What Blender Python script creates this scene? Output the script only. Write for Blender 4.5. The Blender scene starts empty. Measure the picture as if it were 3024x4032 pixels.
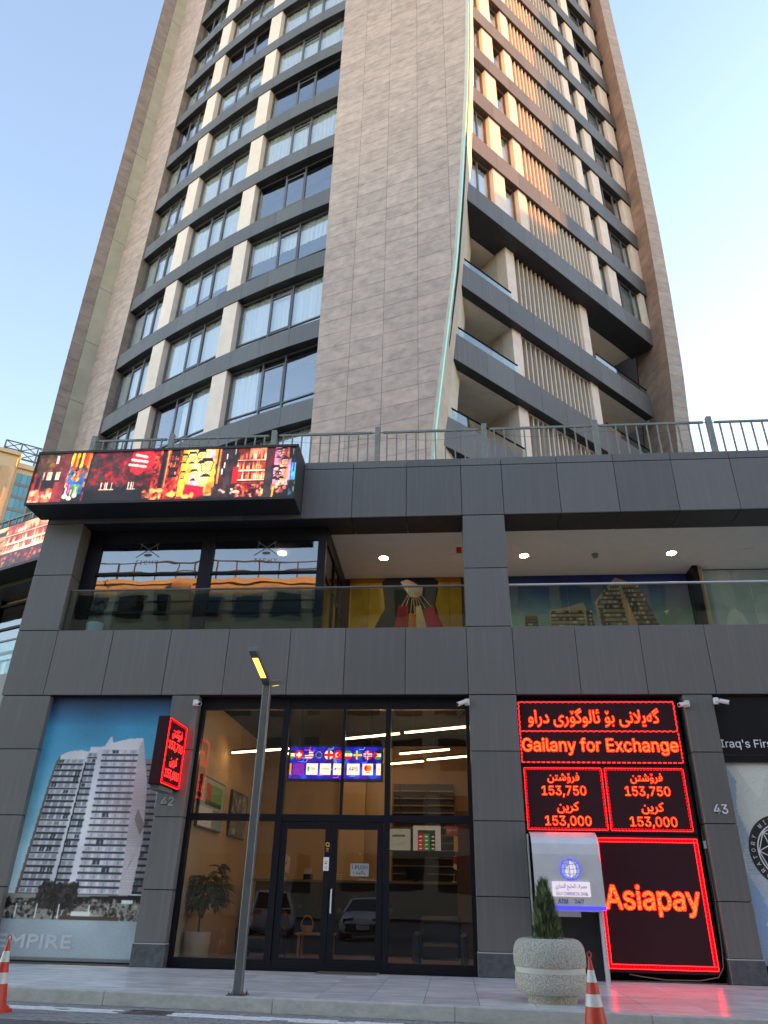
import bpy, bmesh, math, random
import numpy as np
from mathutils import Matrix, Vector
random.seed(7)
S = bpy.context.scene
COL = S.collection
rad = math.radians

# ---------------------------------------------------------------- camera, sky, sun, exposure
CAM = Vector((0.0, -15.429, 1.15))
R = [[0.99636, -0.02247, -0.08223], [0.08303, 0.47435, 0.87641], [0.01931, -0.88005, 0.47449]]
cd = bpy.data.cameras.new('camera')
cam = bpy.data.objects.new('camera', cd)
COL.objects.link(cam)
m = Matrix.Identity(4)
for i in range(3):
    m[i][0] = R[i][0]; m[i][1] = -R[i][1]; m[i][2] = -R[i][2]
m.translation = CAM
cam.matrix_world = m
cd.sensor_fit = 'VERTICAL'
cd.sensor_height = 24.0
cd.lens = 2850.0 / 4032.0 * 24.0
cd.clip_start = 0.05
cd.clip_end = 2000.0
S.camera = cam

SUN_AZ, SUN_EL = 35.0, 11.0            # azimuth from +x towards +y
sd = Vector((math.cos(rad(SUN_AZ)) * math.cos(rad(SUN_EL)), math.sin(rad(SUN_AZ)) * math.cos(rad(SUN_EL)), math.sin(rad(SUN_EL))))
w = bpy.data.worlds.new('World')
S.world = w
w.use_nodes = True
nt = w.node_tree
bg = nt.nodes['Background']
sky = nt.nodes.new('ShaderNodeTexSky')
sky.sky_type = 'NISHITA'
sky.sun_disc = False
sky.sun_elevation = rad(SUN_EL)
sky.sun_rotation = rad(90.0 - SUN_AZ)
sky.air_density = 1.0
sky.dust_density = 0.2
sky.ozone_density = 2.4
bg.inputs['Strength'].default_value = 0.15
nt.links.new(sky.outputs[0], bg.inputs[0])

sl = bpy.data.lights.new('sun', 'SUN')
sl.energy = 5.0
sl.angle = rad(0.55)
sl.color = (1.0, 0.47, 0.14)
sun = bpy.data.objects.new('sun', sl)
COL.objects.link(sun)
sun.rotation_euler = (-sd).to_track_quat('-Z', 'Y').to_euler()
sun.location = sd * 300

S.view_settings.view_transform = 'Standard'
S.view_settings.look = 'None'
S.view_settings.gamma = 1.0
S.view_settings.use_white_balance = True     # the phone's neutral balance in open shade
S.view_settings.white_balance_temperature = 9000
S.view_settings.white_balance_tint = 19
EXPO = 2.48
S.view_settings.exposure = EXPO
EM = 2.0 ** (1.0 - EXPO)                   # lamps and screens are set for exposure 1
S.render.engine = 'CYCLES'
S.cycles.use_denoising = True
S.cycles.max_bounces = 8
S.cycles.transparent_max_bounces = 16
S.cycles.sample_clamp_indirect = 6.0
S.cycles.caustics_reflective = False
S.cycles.caustics_refractive = False

# ---------------------------------------------------------------- materials
MATS = {}
def srgb(c):
    return tuple(((v / 255.0) / 12.92 if v / 255.0 <= 0.04045 else ((v / 255.0 + 0.055) / 1.055) ** 2.4) for v in c)

def new_mat(name):
    mt = bpy.data.materials.new(name)
    mt.use_nodes = True
    n = mt.node_tree.nodes
    return mt, n, mt.node_tree.links, n['Principled BSDF']

def mat(name, col, rough=0.6, metal=0.0, noise=0.0, scale=4.0, col2=None, bump=0.0, bscale=40.0, rnd=0.0, stretch=(1, 1, 1), spec=0.5, detail=5.0):
    """Principled with cloudy two-tone noise in world space, a per-object tint and fine bump."""
    mt, n, l, p = new_mat(name)
    p.inputs['Roughness'].default_value = rough
    p.inputs['Metallic'].default_value = metal
    p.inputs['Specular IOR Level'].default_value = spec
    geo = n.new('ShaderNodeNewGeometry')
    mp = n.new('ShaderNodeMapping')
    mp.inputs['Scale'].default_value = stretch
    l.new(geo.outputs['Position'], mp.inputs['Vector'])
    src = None
    if noise or col2:
        tx = n.new('ShaderNodeTexNoise')
        tx.inputs['Scale'].default_value = scale
        tx.inputs['Detail'].default_value = detail
        tx.inputs['Roughness'].default_value = 0.6
        l.new(mp.outputs[0], tx.inputs['Vector'])
        rp = n.new('ShaderNodeValToRGB')
        a = col2 or tuple(c * (1 - noise) for c in col)
        b = col if col2 else tuple(min(1, c * (1 + noise)) for c in col)
        rp.color_ramp.elements[0].color = (*a, 1); rp.color_ramp.elements[0].position = 0.3
        rp.color_ramp.elements[1].color = (*b, 1); rp.color_ramp.elements[1].position = 0.7
        l.new(tx.outputs[0], rp.inputs[0])
        src = rp.outputs[0]
    if rnd:
        oi = n.new('ShaderNodeObjectInfo')
        mr = n.new('ShaderNodeMapRange')
        mr.inputs['To Min'].default_value = 1 - rnd; mr.inputs['To Max'].default_value = 1 + rnd
        ai = n.new('ShaderNodeMath'); ai.operation = 'ADD'; fi = n.new('ShaderNodeMath'); fi.operation = 'FRACT'
        l.new(oi.outputs['Random'], ai.inputs[0]); l.new(geo.outputs['Random Per Island'], ai.inputs[1]); l.new(ai.outputs[0], fi.inputs[0])
        l.new(fi.outputs[0], mr.inputs['Value'])
        hs = n.new('ShaderNodeHueSaturation')
        l.new(mr.outputs[0], hs.inputs['Value'])
        if src: l.new(src, hs.inputs['Color'])
        else: hs.inputs['Color'].default_value = (*col, 1)
        src = hs.outputs[0]
    if src: l.new(src, p.inputs['Base Color'])
    else: p.inputs['Base Color'].default_value = (*col, 1)
    if bump:
        t2 = n.new('ShaderNodeTexNoise')
        t2.inputs['Scale'].default_value = bscale
        l.new(geo.outputs['Position'], t2.inputs['Vector'])
        bp = n.new('ShaderNodeBump')
        bp.inputs['Strength'].default_value = bump
        bp.inputs['Distance'].default_value = 0.01
        l.new(t2.outputs[0], bp.inputs['Height'])
        l.new(bp.outputs[0], p.inputs['Normal'])
    MATS[name] = mt
    return mt

def emit(name, col, strength, noise=0.0, scale=30.0, col2=None):
    mt, n, l, p = new_mat(name)
    p.inputs['Base Color'].default_value = (0.01, 0.01, 0.01, 1)
    p.inputs['Emission Color'].default_value = (*col, 1)
    p.inputs['Emission Strength'].default_value = strength * EM
    if col2:
        geo = n.new('ShaderNodeNewGeometry')
        tx = n.new('ShaderNodeTexNoise'); tx.inputs['Scale'].default_value = scale
        l.new(geo.outputs['Position'], tx.inputs['Vector'])
        rp = n.new('ShaderNodeValToRGB')
        rp.color_ramp.elements[0].color = (*col, 1); rp.color_ramp.elements[0].position = 0.42
        rp.color_ramp.elements[1].color = (*col2, 1); rp.color_ramp.elements[1].position = 0.58
        l.new(tx.outputs[0], rp.inputs[0]); l.new(rp.outputs[0], p.inputs['Emission Color'])
    MATS[name] = mt
    return mt

def glass(name, tint, refl, rough=0.0, gtint=(1, 1, 1)):
    """Architectural pane: transparent tint plus a Fresnel mirror coat."""
    mt, n, l, p = new_mat(name)
    n.remove(p)
    out = n['Material Output']
    tr = n.new('ShaderNodeBsdfTransparent'); tr.inputs[0].default_value = (*tint, 1)
    gl = n.new('ShaderNodeBsdfGlossy'); gl.inputs['Roughness'].default_value = rough; gl.inputs[0].default_value = (*gtint, 1)
    geo = n.new('ShaderNodeNewGeometry')
    nz = n.new('ShaderNodeTexNoise'); nz.inputs['Scale'].default_value = 1.1; nz.inputs['Detail'].default_value = 1.0
    l.new(geo.outputs['Position'], nz.inputs['Vector'])
    bp = n.new('ShaderNodeBump'); bp.inputs['Strength'].default_value = 0.10; bp.inputs['Distance'].default_value = 0.03
    l.new(nz.outputs[0], bp.inputs['Height']); l.new(bp.outputs[0], gl.inputs['Normal'])
    lw = n.new('ShaderNodeLayerWeight'); lw.inputs['Blend'].default_value = 0.5
    pw = n.new('ShaderNodeMath'); pw.operation = 'POWER'; pw.inputs[1].default_value = 5.0
    l.new(lw.outputs['Facing'], pw.inputs[0])
    ad = n.new('ShaderNodeMath'); ad.operation = 'MULTIPLY_ADD'; ad.inputs[1].default_value = 0.96 - refl; ad.inputs[2].default_value = 0.04 + refl; ad.use_clamp = True
    fr = pw
    mx = n.new('ShaderNodeMixShader')
    l.new(fr.outputs[0], ad.inputs[0]); l.new(ad.outputs[0], mx.inputs[0])
    l.new(tr.outputs[0], mx.inputs[1]); l.new(gl.outputs[0], mx.inputs[2]); l.new(mx.outputs[0], out.inputs[0])
    MATS[name] = mt
    return mt

def attr_mat(name, rough=0.45, emission=0.0, base=1.0):
    mt, n, l, p = new_mat(name)
    at = n.new('ShaderNodeAttribute'); at.attribute_name = 'Col'
    p.inputs['Roughness'].default_value = rough
    if emission:
        p.inputs['Base Color'].default_value = (0.01, 0.01, 0.01, 1)
        l.new(at.outputs['Color'], p.inputs['Emission Color'])
        p.inputs['Emission Strength'].default_value = emission * EM
    else:
        l.new(at.outputs['Color'], p.inputs['Base Color'])
    MATS[name] = mt
    return mt

def clad_mat(name, col, streak=0.35, rough=0.42):
    """Dark composite cladding with faint vertical run-off streaks."""
    mt, n, l, p = new_mat(name)
    geo = n.new('ShaderNodeNewGeometry')
    def tex(sc, scale, det):
        mp = n.new('ShaderNodeMapping'); mp.inputs['Scale'].default_value = sc
        l.new(geo.outputs['Position'], mp.inputs['Vector'])
        t = n.new('ShaderNodeTexNoise'); t.inputs['Scale'].default_value = scale; t.inputs['Detail'].default_value = det
        l.new(mp.outputs[0], t.inputs['Vector'])
        return t.outputs[0]
    s1 = tex((9, 9, 0.35), 1.6, 8.0)
    s2 = tex((0.5, 0.5, 0.5), 1.0, 4.0)
    r1 = n.new('ShaderNodeValToRGB')
    r1.color_ramp.elements[0].position = 0.48; r1.color_ramp.elements[0].color = (0, 0, 0, 1)
    r1.color_ramp.elements[1].position = 0.78; r1.color_ramp.elements[1].color = (streak, streak, streak, 1)
    l.new(s1, r1.inputs[0])
    mu = n.new('ShaderNodeMath'); mu.operation = 'MULTIPLY'
    l.new(r1.outputs[0], mu.inputs[0]); l.new(s2, mu.inputs[1])
    mx = n.new('ShaderNodeMix'); mx.data_type = 'RGBA'
    mx.inputs['A'].default_value = (*col, 1); mx.inputs['B'].default_value = (0.30, 0.29, 0.28, 1)
    l.new(mu.outputs[0], mx.inputs['Factor'])
    oi = n.new('ShaderNodeObjectInfo')
    mr = n.new('ShaderNodeMapRange'); mr.inputs['To Min'].default_value = 0.88; mr.inputs['To Max'].default_value = 1.12
    l.new(oi.outputs['Random'], mr.inputs['Value'])
    hs = n.new('ShaderNodeHueSaturation'); l.new(mr.outputs[0], hs.inputs['Value']); l.new(mx.outputs['Result'], hs.inputs['Color'])
    l.new(hs.outputs[0], p.inputs['Base Color'])
    rr = n.new('ShaderNodeMapRange'); rr.inputs['To Min'].default_value = rough - 0.1; rr.inputs['To Max'].default_value = rough + 0.15
    l.new(s2, rr.inputs['Value']); l.new(rr.outputs[0], p.inputs['Roughness'])
    MATS[name] = mt

clad_mat('clad', (0.144, 0.138, 0.132), 0.34)
clad_mat('band', (0.135, 0.130, 0.126), 0.40, 0.5)
mat('backing', (0.012, 0.012, 0.013), 0.9)
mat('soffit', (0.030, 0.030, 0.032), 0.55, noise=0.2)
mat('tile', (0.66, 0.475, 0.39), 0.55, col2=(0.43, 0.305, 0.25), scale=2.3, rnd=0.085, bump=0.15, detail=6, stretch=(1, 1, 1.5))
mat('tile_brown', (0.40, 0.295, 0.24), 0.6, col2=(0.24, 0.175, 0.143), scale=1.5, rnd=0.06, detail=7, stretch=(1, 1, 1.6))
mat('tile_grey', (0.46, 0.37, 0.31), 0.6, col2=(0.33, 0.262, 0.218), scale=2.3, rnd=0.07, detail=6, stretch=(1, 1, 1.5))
mat('concrete_panel', (0.46, 0.41, 0.31), 0.8, noise=0.12, scale=1.2, rnd=0.03)
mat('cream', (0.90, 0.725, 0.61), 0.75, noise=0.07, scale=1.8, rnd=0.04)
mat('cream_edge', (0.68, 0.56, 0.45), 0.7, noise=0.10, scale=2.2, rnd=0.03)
mat('slat_paint', (0.74, 0.60, 0.49), 0.55, noise=0.05)
mat('render_olive', (0.74, 0.65, 0.53), 0.8, noise=0.08)
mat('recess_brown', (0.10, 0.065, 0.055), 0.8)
mat('room_dark', (0.05, 0.05, 0.055), 0.9)
mat('frame', (0.13, 0.135, 0.14), 0.45)
mat('shop_frame', (0.009, 0.010, 0.014), 0.45, spec=0.2)
mat('black', (0.004, 0.004, 0.005), 0.7, spec=0.1)
mat('stone_base', (0.05, 0.055, 0.062), 0.4, col2=(0.11, 0.115, 0.12), scale=7)
mat('grout', (0.16, 0.16, 0.16), 0.9)
mat('grout_white', (0.45, 0.45, 0.44), 0.8)
mat('ceiling_white', (0.80, 0.78, 0.75), 0.8, noise=0.03)
mat('rail_paint', (0.23, 0.25, 0.22), 0.5, noise=0.18, scale=6)
mat('rust', (0.20, 0.10, 0.05), 0.8, noise=0.3, scale=12)
mat('curtain', (0.88, 0.88, 0.85), 0.9, rnd=0.06)
mat('curtain_cream', (0.70, 0.64, 0.52), 0.9, rnd=0.1)
mat('paving', (0.78, 0.75, 0.73), 0.24, col2=(0.52, 0.50, 0.48), scale=1.7, rnd=0.10, detail=9, stretch=(1, 2.2, 1))
mat('kerb', (0.50, 0.48, 0.44), 0.8, col2=(0.36, 0.35, 0.32), scale=3.0, bump=0.3, rnd=0.04, stretch=(2.0, 1, 4))
mat('paver', (0.25, 0.245, 0.235), 0.85, noise=0.25, scale=14, bump=0.4)
mat('road_paint', (0.82, 0.82, 0.80), 0.7, col2=(0.62, 0.62, 0.60), scale=14)
mat('asphalt', (0.10, 0.10, 0.105), 0.9, noise=0.3, scale=3, bump=0.4)
mat('grate', (0.09, 0.08, 0.07), 0.6, noise=0.2)
mat('lamp_metal', (0.14, 0.15, 0.155), 0.4, metal=0.3, noise=0.12, scale=3)
mat('cone_red', (0.62, 0.045, 0.022), 0.45, noise=0.1, scale=9)
mat('cone_white', (0.62, 0.60, 0.57), 0.35, noise=0.12, scale=20)
mat('terrazzo', (0.56, 0.53, 0.46), 0.9, col2=(0.22, 0.21, 0.18), scale=55, bump=0.5, bscale=70, detail=2)
mat('planter_band', (0.56, 0.54, 0.48), 0.7, noise=0.08)
mat('soil', (0.08, 0.06, 0.04), 0.95, noise=0.3, scale=20)
mat('needle', (0.10, 0.14, 0.065), 0.7, col2=(0.045, 0.07, 0.035), scale=9)
mat('needle_light', (0.22, 0.255, 0.10), 0.7, col2=(0.11, 0.15, 0.06), scale=9)
mat('bark', (0.14, 0.10, 0.07), 0.9, noise=0.3, scale=20)
mat('leaf', (0.030, 0.050, 0.022), 0.4, noise=0.2, scale=6, rnd=0.25)
mat('pot_glaze', (0.64, 0.46, 0.30), 0.25, noise=0.03)
mat('steel', (0.66, 0.68, 0.70), 0.34, metal=0.35, noise=0.06, scale=3)
mat('plastic_white', (0.72, 0.72, 0.72), 0.4)
mat('lens', (0.01, 0.01, 0.012), 0.1)
mat('wall_tan', (0.58, 0.43, 0.27), 0.75, noise=0.04, scale=1.5)
mat('wall_umber', (0.22, 0.15, 0.10), 0.75, noise=0.05)
mat('wood_floor', (0.26, 0.12, 0.055), 0.35, col2=(0.18, 0.08, 0.035), scale=3, stretch=(1, 9, 1))
mat('counter_dark', (0.016, 0.016, 0.018), 0.35)
mat('wood_light', (0.45, 0.26, 0.11), 0.45, noise=0.15, scale=6)
mat('leather', (0.03, 0.026, 0.024), 0.4)
mat('blind', (0.20, 0.17, 0.14), 0.6)
mat('paper_white', (0.78, 0.78, 0.77), 0.6)
mat('ink_black', (0.015, 0.015, 0.018), 0.5)
mat('ink_blue', (0.03, 0.05, 0.35), 0.5)
mat('ink_red', (0.55, 0.03, 0.03), 0.5)
mat('gold', (0.75, 0.55, 0.08), 0.4)
mat('orange_ink', (0.8, 0.25, 0.02), 0.4)
mat('frost', (0.55, 0.57, 0.58), 0.5)
mat('white_letters', (0.80, 0.80, 0.80), 0.5)
mat('grey_letters', (0.42, 0.42, 0.42), 0.4)
mat('strip_print', (0.50, 0.56, 0.57), 0.45, noise=0.06, scale=1.2)
mat('led_board', (0.052, 0.018, 0.022), 0.8, spec=0.1)  # reddish base: the LEDs' red haze put into the board's colour
mat('cable_grey', (0.12, 0.12, 0.12), 0.5)
mat('sandstone', (0.44, 0.34, 0.23), 0.8, noise=0.08, scale=0.3)
mat('hotel_stone', (0.40, 0.33, 0.25), 0.85, noise=0.1, scale=0.3)
mat('sandstone_dark', (0.40, 0.27, 0.17), 0.85, noise=0.1, scale=0.3)
mat('roof_steel', (0.06, 0.065, 0.07), 0.6)
mat('tower_grey', (0.30, 0.28, 0.26), 0.8, noise=0.1, scale=0.3)
mat('car_white', (0.72, 0.72, 0.72), 0.2)
mat('car_glass', (0.012, 0.013, 0.015), 0.05)
mat('tyre', (0.015, 0.015, 0.015), 0.8)
mat('rim', (0.35, 0.35, 0.36), 0.3, metal=0.8)
mat('tail_red', (0.35, 0.01, 0.01), 0.25)
mat('metal_mat', (0.20, 0.20, 0.205), 0.45, noise=0.2, scale=30)
mat('blue_glass', (0.05, 0.22, 0.30), 0.08, rnd=0.15, spec=0.8)
glass('win_glass', (0.95, 0.98, 0.98), 0.16)
glass('win_glass_dark', (0.72, 0.76, 0.78), 0.10)
glass('shop_glass', (0.86, 0.86, 0.86), 0.005)
glass('rest_glass', (0.50, 0.52, 0.55), 0.13)
glass('balcony_glass', (0.70, 0.82, 0.81), 0.10)
glass('rail_glass', (0.70, 0.82, 0.81), 0.0)
emit('led_strip', (0.22, 0.85, 1.0), 0.52)
emit('tube', (1.0, 0.70, 0.38), 11.0)
emit('downlight', (1.0, 0.82, 0.55), 62.0)
emit('street_light', (1.0, 0.72, 0.14), 1.5)
emit('led_red', (1.0, 0.002, 0.006), 4.0)
emit('led_core', (1.0, 0.018, 0.012), 4.0, col2=(1.0, 0.058, 0.014), scale=32.0)
emit('led_pink', (1.0, 0.016, 0.020), 4.0)
emit('led_blue', (0.02, 0.03, 0.9), 1.3)
emit('logo_face', (0.25, 0.42, 0.95), 0.45)
emit('plate_face', (0.60, 0.68, 1.0), 0.55)
emit('led_orange', (1.0, 0.45, 0.08), 1.2)
attr_mat('printed', 0.4)
attr_mat('printed_matt', 0.7)
attr_mat('screen_bright', 0.4, 0.85)
attr_mat('screen_soft', 0.4, 0.30)

# ---------------------------------------------------------------- object helpers
WM = {}
def put(name, me, parent=None, M=None):
    o = bpy.data.objects.new(name, me)
    COL.objects.link(o)
    M = M or Matrix.Identity(4)
    if parent is not None:
        o.parent = parent
        o.matrix_parent_inverse = WM[parent.name].inverted()
    o.matrix_basis = M
    WM[o.name] = M.copy()
    return o

def tag(o, label=None, cat=None, group=None, kind=None):
    if label: o['label'] = label
    if cat: o['category'] = cat
    if group: o['group'] = group
    if kind: o['kind'] = kind
    return o

def thing(name, label, cat, loc=(0, 0, 0), group=None):
    o = put(name, None, None, Matrix.Translation(Vector(loc)))
    o.empty_display_size = 0.2
    return tag(o, label, cat, group)

class MB:
    def __init__(s): s.v = []; s.f = []; s.mi = []; s.mats = []
    def m(s, mt):
        if mt not in s.mats: s.mats.append(mt)
        return s.mats.index(mt)
    def add(s, vs, fs, mt=None):
        k = len(s.v); s.v += [tuple(v) for v in vs]
        for f in fs:
            s.f.append(tuple(i + k for i in f)); s.mi.append(s.m(mt) if mt else 0)
        return s
    def hexa(s, p, mt=None):     # 4 bottom (ccw seen from above), 4 top
        return s.add(p, [(3, 2, 1, 0), (4, 5, 6, 7), (0, 1, 5, 4), (1, 2, 6, 5), (2, 3, 7, 6), (3, 0, 4, 7)], mt)
    def box(s, x0, x1, y0, y1, z0, z1, mt=None):
        return s.hexa([(x0, y0, z0), (x1, y0, z0), (x1, y1, z0), (x0, y1, z0), (x0, y0, z1), (x1, y0, z1), (x1, y1, z1), (x0, y1, z1)], mt)
    def quad(s, a, b, c, d, mt=None): return s.add([a, b, c, d], [(0, 1, 2, 3)], mt)
    def prism(s, poly, z0, z1, mt=None):
        n = len(poly)
        vs = [(x, y, z0) for x, y in poly] + [(x, y, z1) for x, y in poly]
        fs = [tuple(range(n - 1, -1, -1)), tuple(range(n, 2 * n))] + [(i, (i + 1) % n, n + (i + 1) % n, n + i) for i in range(n)]
        return s.add(vs, fs, mt)
    def bar(s, a, b, wd, h=None, mt=None, up=(0, 0, 1)):
        a, b = Vector(a), Vector(b); d = (b - a).normalized(); h = h or wd
        u = Vector(up)
        if abs(d.dot(u)) > 0.97: u = Vector((0, 1, 0))
        sx = d.cross(u).normalized() * (wd / 2); sz = sx.cross(d).normalized() * (h / 2)
        c = [(-1, -1), (1, -1), (1, 1), (-1, 1)]
        return s.hexa([a + sx * i + sz * j for i, j in c] + [b + sx * i + sz * j for i, j in c], mt)
    def tube(s, pts, r, n=8, mt=None, caps=True):
        pts = [Vector(p) for p in pts]; rs = r if isinstance(r, (list, tuple)) else [r] * len(pts)
        rings = []; k = len(s.v); ref = Vector((0.3, 0.2, 0.93)).normalized()
        for i, p in enumerate(pts):
            d = (pts[min(i + 1, len(pts) - 1)] - pts[max(i - 1, 0)]).normalized()
            a = d.cross(ref)
            if a.length < 0.05: a = d.cross(Vector((1, 0, 0)))
            a.normalize(); b = d.cross(a)
            for j in range(n):
                t = 2 * math.pi * j / n
                s.v.append(tuple(p + (a * math.cos(t) + b * math.sin(t)) * rs[i]))
        mi = s.m(mt) if mt else 0
        for i in range(len(pts) - 1):
            for j in range(n):
                s.f.append((k + i * n + j, k + i * n + (j + 1) % n, k + (i + 1) * n + (j + 1) % n, k + (i + 1) * n + j)); s.mi.append(mi)
        if caps:
            s.f.append(tuple(k + j for j in range(n - 1, -1, -1))); s.mi.append(mi)
            q = k + (len(pts) - 1) * n
            s.f.append(tuple(q + j for j in range(n))); s.mi.append(mi)
        return s
    def lathe(s, prof, n=32, c=(0, 0, 0), mt=None):
        k = len(s.v); mi = s.m(mt) if mt else 0
        for r, z in prof:
            for j in range(n):
                t = 2 * math.pi * j / n
                s.v.append((c[0] + r * math.cos(t), c[1] + r * math.sin(t), c[2] + z))
        for i in range(len(prof) - 1):
            for j in range(n):
                s.f.append((k + i * n + j, k + i * n + (j + 1) % n, k + (i + 1) * n + (j + 1) % n, k + (i + 1) * n + j)); s.mi.append(mi)
        s.f.append(tuple(k + j for j in range(n - 1, -1, -1))); s.mi.append(mi)
        q = k + (len(prof) - 1) * n
        s.f.append(tuple(q + j for j in range(n))); s.mi.append(mi)
        return s
    def mesh(s, name, mt=None, smooth=False, bevel=0.0):
        me = bpy.data.meshes.new(name)
        me.from_pydata(s.v, [], s.f)
        for x in (s.mats or [mt]): me.materials.append(MATS[x])
        if len(s.mats) > 1: me.polygons.foreach_set('material_index', s.mi)
        if bevel:
            b = bmesh.new(); b.from_mesh(me)
            bmesh.ops.bevel(b, geom=[e for e in b.edges if e.is_manifold and e.calc_face_angle(0) > 0.6], offset=bevel, segments=1, affect='EDGES', profile=0.5)
            b.to_mesh(me); b.free()
        if smooth:
            me.polygons.foreach_set('use_smooth', [True] * len(me.polygons))
            me.set_sharp_from_angle(angle=rad(40))
        me.update()
        return me
    def build(s, name, mt=None, parent=None, smooth=False, bevel=0.0, M=None):
        return put(name, s.mesh(name, mt, smooth, bevel), parent, M)

BOXES = {}
def box_at(name, mt, parent, c, size, rz=0.0, bevel=0.0, M=None):
    """Box of shared mesh data placed by its centre."""
    key = (mt, tuple(round(v, 3) for v in size), bevel)
    if key not in BOXES:
        x, y, z = (v / 2 for v in key[1])
        BOXES[key] = MB().box(-x, x, -y, y, -z, z).mesh(name, mt, bevel=bevel)
    return put(name, BOXES[key], parent, M or (Matrix.Translation(Vector(c)) @ Matrix.Rotation(rz, 4, 'Z')))

def bx(name, mt, parent, x0, x1, y0, y1, z0, z1, bevel=0.0):
    return box_at(name, mt, parent, ((x0 + x1) / 2, (y0 + y1) / 2, (z0 + z1) / 2), (x1 - x0, y1 - y0, z1 - z0), bevel=bevel)

class Pl:
    """Vertical plane through (x, y), running at ang degrees; e is depth behind it."""
    def __init__(s, x, y, ang):
        s.o = Vector((x, y, 0)); a = rad(ang); s.a = a
        s.d = Vector((math.cos(a), math.sin(a), 0)); s.n = Vector((math.sin(a), -math.cos(a), 0))
    def p(s, t, e, z):
        q = s.o + s.d * t - s.n * e
        return (q.x, q.y, z)
    def box(s, mb, t0, t1, e0, e1, z0, z1, mt=None, t0t=None, t1t=None):
        a = t0 if t0t is None else t0t; b = t1 if t1t is None else t1t
        return mb.hexa([s.p(t0, e0, z0), s.p(t1, e0, z0), s.p(t1, e1, z0), s.p(t0, e1, z0), s.p(a, e0, z1), s.p(b, e0, z1), s.p(b, e1, z1), s.p(a, e1, z1)], mt)
    def bx(s, name, mt, parent, t0, t1, e0, e1, z0, z1, bevel=0.0):
        M = Matrix.Translation(Vector(s.p((t0 + t1) / 2, (e0 + e1) / 2, (z0 + z1) / 2))) @ Matrix.Rotation(s.a, 4, 'Z')
        return box_at(name, mt, parent, None, (t1 - t0, e1 - e0, z1 - z0), bevel=bevel, M=M)

# ---------------------------------------------------------------- lettering
AR4 = {'گ': 0xFB92, 'ی': 0xFBFC, 'ل': 0xFEDD, 'ن': 0xFEE5, 'ب': 0xFE8F, 'ئ': 0xFE89, 'ف': 0xFED1, 'ش': 0xFEB5, 'ت': 0xFE95, 'ک': 0xFB8E,
       'م': 0xFEE1, 'ص': 0xFEB9, 'خ': 0xFEA5, 'ج': 0xFE9D, 'پ': 0xFB56, 'ي': 0xFEF1}
AR2 = {'ا': 0xFE8D, 'و': 0xFEED, 'ر': 0xFEAD, 'د': 0xFEA9, 'ە': 0xFEE9, 'ۆ': 0xFBD9}
def shape_ar(t):
    out = []
    for wd in t.split(' '):
        g = []; i = 0; prev = False
        while i < len(wd):
            c = wd[i]
            if c == 'ل' and i + 1 < len(wd) and wd[i + 1] == 'ا':
                g.append(chr(0xFEFC if prev else 0xFEFB)); prev = False; i += 2; continue
            nxt = i + 1 < len(wd)
            if c in AR4:
                k = (3 if nxt else 1) if prev else (2 if nxt else 0)
                g.append(chr(AR4[c] + k)); prev = True
            elif c in AR2:
                g.append(chr(AR2[c] + (1 if prev else 0))); prev = False
            else:
                g.append(c); prev = False
            i += 1
        out.append(''.join(reversed(g)))
    return ' '.join(reversed(out))

try:
    FONT = bpy.data.fonts.load(bpy.utils.system_resource('DATAFILES', path='fonts') + '/Inter.woff2')
except Exception:
    FONT = None
def text_mesh(body, bold=0.0, res=3, spacing=1.0, plain=False):
    c = bpy.data.curves.new('lettering', 'FONT')
    if FONT and not plain and max(map(ord, body)) < 0x600: c.font = FONT
    c.body = body; c.resolution_u = res; c.space_character = spacing
    o = bpy.data.objects.new('lettering', c); COL.objects.link(o)
    bpy.context.view_layer.update()
    me = bpy.data.meshes.new_from_object(o.evaluated_get(bpy.context.evaluated_depsgraph_get()))
    bpy.data.objects.remove(o); bpy.data.curves.remove(c)
    v = np.empty(len(me.vertices) * 3); me.vertices.foreach_get('co', v); v = v.reshape(-1, 3)
    fs = [tuple(p.vertices) for p in me.polygons]
    bpy.data.meshes.remove(me)
    return v, fs

def lettering(name, body, mt, parent, c, wd, ht=None, ux=(1, 0, 0), uz=(0, 0, 1), bold=0.0, lift=0.0, spacing=1.0, mirror=False):
    """Flat letters fitted to a width (and height), centred at c on the plane ux, uz."""
    v, fs = text_mesh(body, bold, spacing=spacing, plain=body == 'EMPIRE')
    lo, hi = v.min(0), v.max(0); sz = hi - lo
    kx = wd / sz[0]; ky = (ht / sz[1]) if ht else kx
    ux, uz = Vector(ux), Vector(uz); n = ux.cross(uz); n.normalize()
    c = Vector(c) + n * lift
    mb = MB()
    rr = bold * 0.7 * (sz[1] * ky)               # stroke weight: shifted copies a hair apart in depth
    sh = [(0, 0)] + ([(rr * math.cos(i * math.pi / 4), rr * math.sin(i * math.pi / 4)) for i in range(8)] if rr > 0 else [])
    for i, (ox, oz) in enumerate(sh):
        cc = c - n * (0.0004 * i) + ux * ox + uz * oz
        mb.add([cc + ux * ((p[0] - (lo[0] + hi[0]) / 2) * kx) + uz * ((p[1] - (lo[1] + hi[1]) / 2) * ky) for p in v], fs)
    return mb.build(name, mt, parent)

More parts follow.
